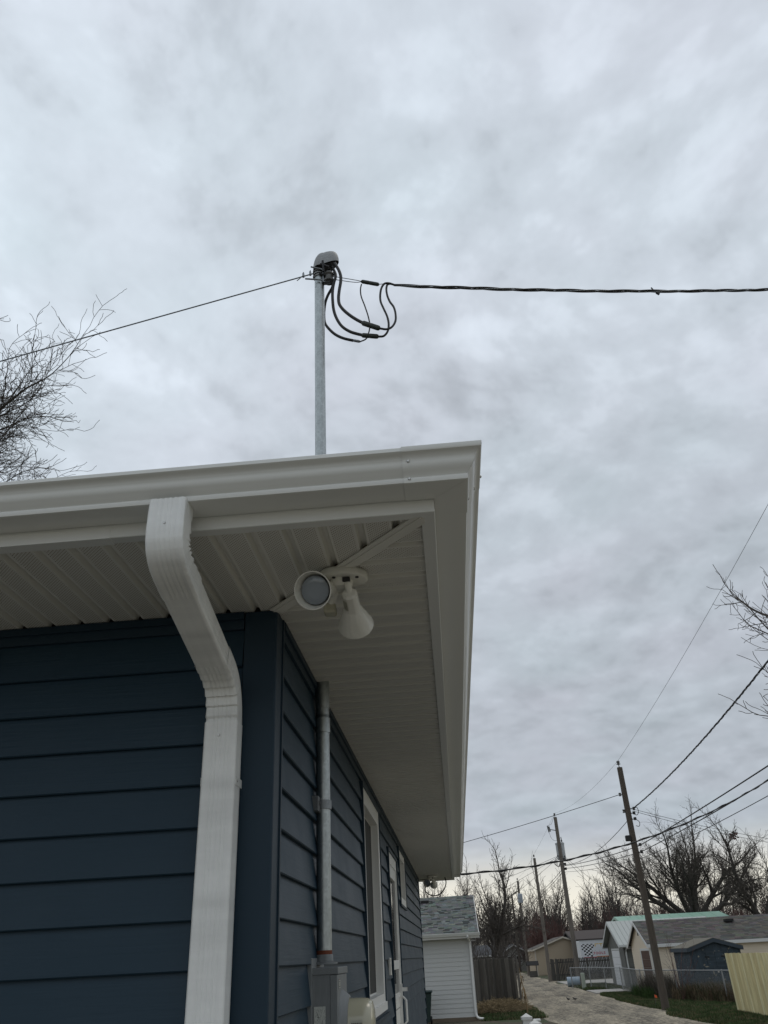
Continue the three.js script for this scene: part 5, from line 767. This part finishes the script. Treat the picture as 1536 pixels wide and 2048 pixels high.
// ------------------------------------------------------------------ chain-link fence
{
  const t = thing('chain_link_fence', 'low galvanized chain link fence around the yards of garages and shed', 'fence'); const st = mat(0.30, 0.31, 0.31, 0.5, { metalness: 0.3 });
  const runs = [[[7.0, -58.2], [7.95, -56.7], [8.95, -51.6]], [[8.95, -51.6], [8.62, -44.4]], [[8.62, -44.4], [9.46, -41.0], [10.5, -37.4], [11.9, -33.0]]], H = 1.12, posts = new Set(), mesh2 = mb(0);
  for (const run of runs) for (let i = 0; i < run.length; i++) {
    const a = run[i], key = a.join(); if (!posts.has(key)) { posts.add(key); mb(1).tube([[a[0], -0.05, a[1]], [a[0], H + 0.04, a[1]]], 0.03, 8).build('post', st, t); }
    if (i) { const b = run[i - 1], L = Math.hypot(a[0] - b[0], a[1] - b[1]), dx = (a[0] - b[0]) / L, dz = (a[1] - b[1]) / L; mb(0).tube([[b[0], H, b[1]], [a[0], H, a[1]]], 0.021, 7).build('top_rail', st, t); const np = Math.round(L / 3) - 1; for (let k = 1; k <= np; k++) { const s = L * k / (np + 1); mb(1).tube([[b[0] + dx * s, -0.05, b[1] + dz * s], [b[0] + dx * s, H, b[1] + dz * s]], 0.024, 8).build('post', st, t); }
      for (let s = -H; s < L; s += 0.07) for (const k of [1, -1]) { let s0 = s, s1 = s + H - 0.06, y0 = 0.05, y1 = H - 0.01; if (s0 < 0) { y0 += -s0; s0 = 0; } if (s1 > L) { y1 -= s1 - L; s1 = L; } if (y1 - y0 < 0.05) continue; if (k < 0) { const q = s0; s0 = L - s0; s1 = L - s1; } mesh2.tube([[b[0] + dx * s0, y0, b[1] + dz * s0], [b[0] + dx * s1, y1, b[1] + dz * s1]], 0.0019, 3, false); } }
  }
  const m = mesh2.build('wire_mesh', st, t); m.userData.kind = 'stuff';
}
// ------------------------------------------------------------------ small things
{ // white vinyl railing at the stoop
  const t = thing('vinyl_railing', 'white vinyl railing with capped posts beside the blue house stoop', 'railing'), W = M.vinylWhite;
  for (const [x, z] of [[0.8, -11.98], [0.815, -10.86]]) { const p = part('post', t); rbox('shaft', x - 0.056, x + 0.056, 0, 1.38, z - 0.056, z + 0.056, 0.006, W, p); { const c = 0.07, q = mb(0); q.box(x - c, x + c, 1.38, 1.41, z - c, z + c); for (const [a, b] of [[[-1, 1], [1, 1]], [[1, 1], [1, -1]], [[1, -1], [-1, -1]], [[-1, -1], [-1, 1]]]) q.tri([x + a[0] * c * 0.9, 1.411, z + a[1] * c * 0.9], [x + b[0] * c * 0.9, 1.411, z + b[1] * c * 0.9], [x, 1.45, z]); q.build('cap', W, p); } }
  for (const y of [0.25, 1.18]) rbox('rail', 0.785, 0.83, y, y + 0.09, -11.93, -10.91, 0.006, W, t); for (let k = 0; k < 8; k++) rbox('baluster', 0.79, 0.825, 0.33, 1.19, -11.8 + k * 0.115 - 0.018, -11.8 + k * 0.115 + 0.018, 0.004, W, t);
}
{ const t = thing('stoop', 'concrete stoop slab in front of the storm door', 'stoop'); rbox('slab', XW + 0.03, 0.9, 0, 0.5, -12.1, -7.1, 0.02, M.conc, t); }
{ const t = thing('bollard', 'short white post in the grass beyond the vinyl railing', 'bollard', [1.86, 0, -24]); rbox('shaft', -0.07, 0.07, 0, 0.58, -0.07, 0.07, 0.01, M.vinylWhite, t); rbox('cap', -0.09, 0.09, 0.58, 0.63, -0.09, 0.09, 0.012, M.vinylWhite, t); }
{ // trash cart
  const t = thing('trash_cart', 'dark green wheeled trash cart beside the grey garage wall', 'trash cart', [-1.42, 0, -33.75]), g = mat(0.012, 0.03, 0.028, 0.5); const y0 = 0.08, y1 = 0.98, a = 0.2, b = 0.3;
  mb(1).hexa([[-a, y0, a], [a, y0, a], [a, y0, -a], [-a, y0, -a], [-b, y1, b], [b, y1, b], [b, y1, -b], [-b, y1, -b]]).build('bin', g, t);
  { const sh = new RoundedBoxGeometry(0.68, 0.07, 0.72, 2, 0.03); sh.translate(0, 1.03, 0); mesh('lid', sh, g, t); } mb(0).tube([[-0.25, 1.0, -0.36], [0.25, 1.0, -0.36]], 0.02, 8).build('handle', g, t); for (const s of [-1, 1]) mesh('wheel', latheAt([[0, -0.03], [0.11, -0.03], [0.13, -0.01], [0.13, 0.01], [0.11, 0.03], [0, 0.03]], [s * 0.24, 0.13, -0.22], [s * 2, 0.13, -0.22], 18), M.black, t);
}
{ // straw heap
  const g = new THREE.SphereGeometry(1, 40, 20, 0, Math.PI * 2, 0, Math.PI / 2), p = g.attributes.position; for (let i = 0; i < p.count; i++) { const x = p.getX(i), y = p.getY(i), z = p.getZ(i), k = 0.8 + 0.45 * fbm(x * 3 + 9, z * 3 + y, 4, 3); p.setXYZ(i, x * 1.1 * k, y * 0.34 * k - 0.02, z * 1.2 * k); } g.computeVertexNormals(); const t = thing('straw_heap', 'heap of dry brown straw in front of the weathered board fence', 'straw heap', [1.55, 0, -38.5]); mesh('mound', g, mat(0.15, 0.115, 0.07, 1, { map: rep(tMottle, 6, 6) }), t);
  const bl = mb(0).tube([[0, 0, 0], [0.1, 0.015, 0], [0.22, 0, 0.02]], 0.004, 3, false).geo(), n = 4200, im = new THREE.InstancedMesh(bl, new THREE.MeshStandardMaterial({ roughness: 1, side: THREE.DoubleSide }), n), R = rng(6), d = new THREE.Object3D(), c = new THREE.Color(); for (let i = 0; i < n; i++) { const a = R() * 6.283, q = Math.sqrt(R()), x = Math.cos(a) * q * 1.0, z = Math.sin(a) * q * 1.2; d.position.set(x * 1.15, 0.34 * Math.sqrt(Math.max(0, 1 - q * q)) + R() * 0.07 - 0.01, z * 1.1); d.rotation.set((R() - 0.5) * 0.9, R() * 6.28, (R() - 0.5) * 0.9); d.scale.setScalar(0.7 + R()); d.updateMatrix(); im.setMatrixAt(i, d.matrix); const k = 0.6 + R() * 0.8; im.setColorAt(i, c.setRGB(0.24 * k, 0.185 * k, 0.105 * k)); } im.name = 'straws'; im.userData.kind = 'stuff'; t.add(im);
}
{ // dead stalk
  const R = rng(15), t = thing('dead_stalk', 'dry brown cornstalk standing at the alley edge by the fence', 'plant', [2.5, 0, -36.4]), m = mat(0.24, 0.165, 0.085, 0.95); mb(1).tube(smooth([[0, -0.05, 0], [-0.02, 0.5, 0], [-0.07, 1.0, 0.02], [-0.14, 1.6, 0]], 14), [...Array(15)].map((_, i) => 0.035 - i * 0.0018), 7).build('stem', m, t);
  for (let k = 0; k < 16; k++) { const y = 0.6 + R() * 0.75, a = R() * 6.28, x = -0.02 - y * 0.05, L = 0.22 + R() * 0.25, b = mb(1), dx = Math.cos(a), dz = Math.sin(a), P = (q, w) => [x + dx * (0.02 + q * 0.11) - dz * w, y - L * q * q + 0.06 * q, dz * (0.02 + q * 0.11) + dx * w]; for (let i = 0; i < 4; i++) { const q = i / 4, r = (i + 1) / 4, w = 0.035 * (1 - q * 0.7), v = 0.035 * (1 - r * 0.8); b.quad(P(q, -w), P(q, w), P(r, v), P(r, -v)); } b.build('leaf', m, t); }
}
{ // two birds on the gravel
  const bird = (x, z, turn, label) => { const t = thing('bird', label, 'bird', [x, 0, z], 'birds on the gravel'), P = [[-0.17, 0.13, 0], [-0.1, 0.125, 0], [-0.05, 0.12, 0], [0.02, 0.125, 0], [0.07, 0.145, 0], [0.095, 0.175, 0], [0.115, 0.195, 0], [0.135, 0.195, 0], [0.15, 0.19, 0], [0.18, 0.183, 0]]; const b = mb(0).tube(P, [0.006, 0.022, 0.045, 0.055, 0.045, 0.031, 0.03, 0.024, 0.01, 0.002], 12); for (const s of [-1, 1]) b.tube([[0.0, 0.09, s * 0.02], [0.005, 0.04, s * 0.022], [0.0, 0.004, s * 0.022], [0.03, 0.004, s * 0.022]], 0.0045, 5); b.build('body', mat(0.02, 0.018, 0.017, 0.6), t); t.rotation.y = turn; t.scale.setScalar(0.72); };
  bird(5.05, -44.4, 2.4, 'small dark bird on the gravel nearer the weathered fence'); bird(5.34, -44.2, 2.9, 'small dark bird on the gravel nearer the chain link fence');
}
{ // wishing well planter
  const t = thing('wishing_well', 'little roofed wooden wishing well beside the alley', 'garden ornament', [7.02, 0, -87.8]), w = mat(0.10, 0.085, 0.07, 0.9); mesh('tub', latheAt([[0.36, 0], [0.4, 0.05], [0.4, 0.5], [0.34, 0.5], [0.34, 0.3], [0, 0.3]], [0, 0, 0], [0, 1, 0], 16), M.fenceGrey[2], t); for (const s of [-1, 1]) mb(1).box(s * 0.34 - 0.04, s * 0.34 + 0.04, 0.3, 1.05, -0.04, 0.04).build('post', w, t); for (const s of [-1, 1]) mb(0).prism([[-0.58, 0.98 - 0.02, s * 0.42], [0.58, 0.98 - 0.02, s * 0.42], [0.58, 1.3, 0], [-0.58, 1.3, 0]], [0, 0.04, 0]).build('roof_panel', M.dark, t);
}
{ const t = thing('drum', 'pale blue drum lying beside the transformer pole', 'drum', [7.4, 0, -60.6]); mesh('barrel', latheAt([[0, -0.42], [0.27, -0.42], [0.29, -0.4], [0.28, -0.15], [0.295, -0.14], [0.28, -0.12], [0.28, 0.12], [0.295, 0.14], [0.28, 0.15], [0.29, 0.4], [0.27, 0.42], [0, 0.42]], [0, 0.29, 0], [1, 0.29, 0.12], 24), mat(0.27, 0.34, 0.40, 0.5), t); }
{ const t = thing('pedestal', 'pale green utility pedestal beside the gravel alley', 'pedestal', [7.45, 0, -56.2]); rbox('cover', -0.11, 0.11, 0.12, 0.86, -0.11, 0.11, 0.03, mat(0.36, 0.40, 0.33, 0.6), t); rbox('base', -0.12, 0.12, 0, 0.14, -0.12, 0.12, 0.01, mat(0.3, 0.34, 0.28, 0.6), t); }
{ const t = thing('marker_flag', 'small orange utility marker flag in the grass by the dark pole', 'flag', [7.66, 0, -37.4]); mb(1).tube([[0, 0, 0], [0.01, 0.42, 0]], 0.004, 5).build('wire', M.hardware, t); const b = mb(0); b.quad([0.01, 0.31, 0], [0.1, 0.29, 0.03], [0.1, 0.38, 0.02], [0.01, 0.42, 0]); b.build('flag', mat(0.75, 0.12, 0.03, 0.6), t); }
{ // bare sapling by the fence
  const g = growTree(91, { crotch: 0.05, limbLev: 1, limbs: [[[0.1, 1, 0], 1.7, 0.014], [[-0.25, 1, 0.1], 1.6, 0.012], [[0.35, 1, -0.1], 1.5, 0.011], [[-0.1, 1, 0.2], 1.4, 0.01]], segs: [3, 6, 4, 3], wander: [0.1, 0.1, 0.14, 0.2], up: [0.1, 0.1, 0.2, 0.2], taper: [0.7, 0.5, 0.5, 0.5], kids: [0, 5, 3], start: [0, 0.3, 0.3], ang: [0, 0.45, 0.5], ratio: [0, 0.5, 0.5], rad: [0, 0.7, 0.7], rmin: 0.004, trunkLev: 1 });
  const t = thing('sapling', 'reddish bare sapling between the dark pole and the blue shed', 'sapling', [9.3, 0, -39.6]); mesh('stems', g[0], M.twigRed, t); mesh('twigs', g[1], M.twigRed, t);
}
// ------------------------------------------------------------------ grass, weeds
{
  const blade = (h, n, spread, seed) => { const b = mb(1), R = rng(seed); for (let i = 0; i < n; i++) { const a = R() * 6.28, x = (R() - 0.5) * spread, z = (R() - 0.5) * spread, l = h * (0.6 + R() * 0.6), w = 0.006 + R() * 0.005, lx = Math.cos(a) * l * 0.4, lz = Math.sin(a) * l * 0.4, px = -Math.sin(a) * w, pz = Math.cos(a) * w; b.quad([x - px, 0, z - pz], [x + px, 0, z + pz], [x + px * 0.8 + lx * 0.35, l * 0.6, z + pz * 0.8 + lz * 0.35], [x - px * 0.8 + lx * 0.35, l * 0.6, z - pz * 0.8 + lz * 0.35]); b.tri([x - px * 0.8 + lx * 0.35, l * 0.6, z - pz * 0.8 + lz * 0.35], [x + px * 0.8 + lx * 0.35, l * 0.6, z + pz * 0.8 + lz * 0.35], [x + lx, l, z + lz]); } return b.geo(); };
  const field = (name, label, g, n, seed, place, color) => { const im = new THREE.InstancedMesh(g, new THREE.MeshStandardMaterial({ roughness: 1, side: THREE.DoubleSide }), n), R = rng(seed), d = new THREE.Object3D(), c = new THREE.Color(); for (let i = 0; i < n; i++) { const [x, z, s] = place(R); d.position.set(x, 0, z); d.rotation.set(0, R() * 6.28, 0); d.scale.set(1, s, 1); d.updateMatrix(); im.setMatrixAt(i, d.matrix); im.setColorAt(i, c.setRGB(...color(R))); } im.name = numbered(name); im.castShadow = im.receiveShadow = true; im.userData = { kind: 'stuff', label, category: 'grass' }; scene.add(im); };
  const green = (R) => { const k = 0.7 + R() * 0.6, y = R() < 0.25 ? 1 : 0; return y ? [0.14 * k, 0.115 * k, 0.06 * k] : [0.045 * k, 0.075 * k, 0.022 * k]; }, dry = (R) => { const k = 0.55 + R() * 0.8; return R() < 0.4 ? [0.06 * k, 0.065 * k, 0.028 * k] : [0.13 * k, 0.095 * k, 0.055 * k]; };
  const edge = (z) => 7.35 + 0.5 * (vn(z * 0.4, 7, 3) - 0.5);
  field('grass', 'short green grass along the alley verge', blade(0.075, 16, 0.28, 2), 9000, 3, (R) => { const z = lerp(-26, -49.6, Math.pow(R(), 0.8)), x = edge(z) + 0.02 + Math.pow(R(), 1.5) * 3.2; return [x, z, 0.5 + R() * 0.9]; }, green);
  field('grass', 'patchy grass round the transformer pole and the driveway', blade(0.1, 14, 0.35, 5), 2500, 4, (R) => [lerp(7.4, 9.6, R()), lerp(-54, -62.3, R()), 0.5 + R()], green);
  field('grass', 'sparse grass beside the straw heap', blade(0.09, 14, 0.3, 6), 2600, 5, (R) => [lerp(0.7, 2.95, Math.pow(R(), 0.7)), lerp(-34.2, -41, R()), 0.5 + R() * 0.8], green);
  field('weeds', 'tall green grass tuft along the chain link fence', blade(0.42, 14, 0.3, 7), 260, 6, (R) => { const k = R(); return [lerp(8.35, 8.75, R()) + k * 0.1, lerp(-42.2, -46, k), 0.6 + R() * 0.7]; }, (R) => { const k = 0.7 + R() * 0.6; return [0.045 * k, 0.085 * k, 0.02 * k]; });
  field('weeds', 'brown weeds tangled along the fence in front of the blue shed', blade(0.62, 12, 0.4, 8), 900, 7, (R) => { const k = R(); return [lerp(9.2, 10.7, k) + R() * 1.5, lerp(-40.4, -36.6, k) + (R() - 0.5) * 0.9, 0.4 + R() * 0.8]; }, dry);
  field('weeds', 'grey dead vines hanging on the chain link fence corner', blade(0.95, 12, 0.35, 9), 300, 8, (R) => { const k = R(); return [lerp(8.6, 9.4, k) + (R() - 0.5) * 0.4, lerp(-44.2, -41, k), 0.4 + R() * 0.8]; }, (R) => { const k = 0.5 + R() * 0.9; return [0.12 * k, 0.105 * k, 0.085 * k]; });
}
console.log('all ready');
renderer.render(scene, camera);
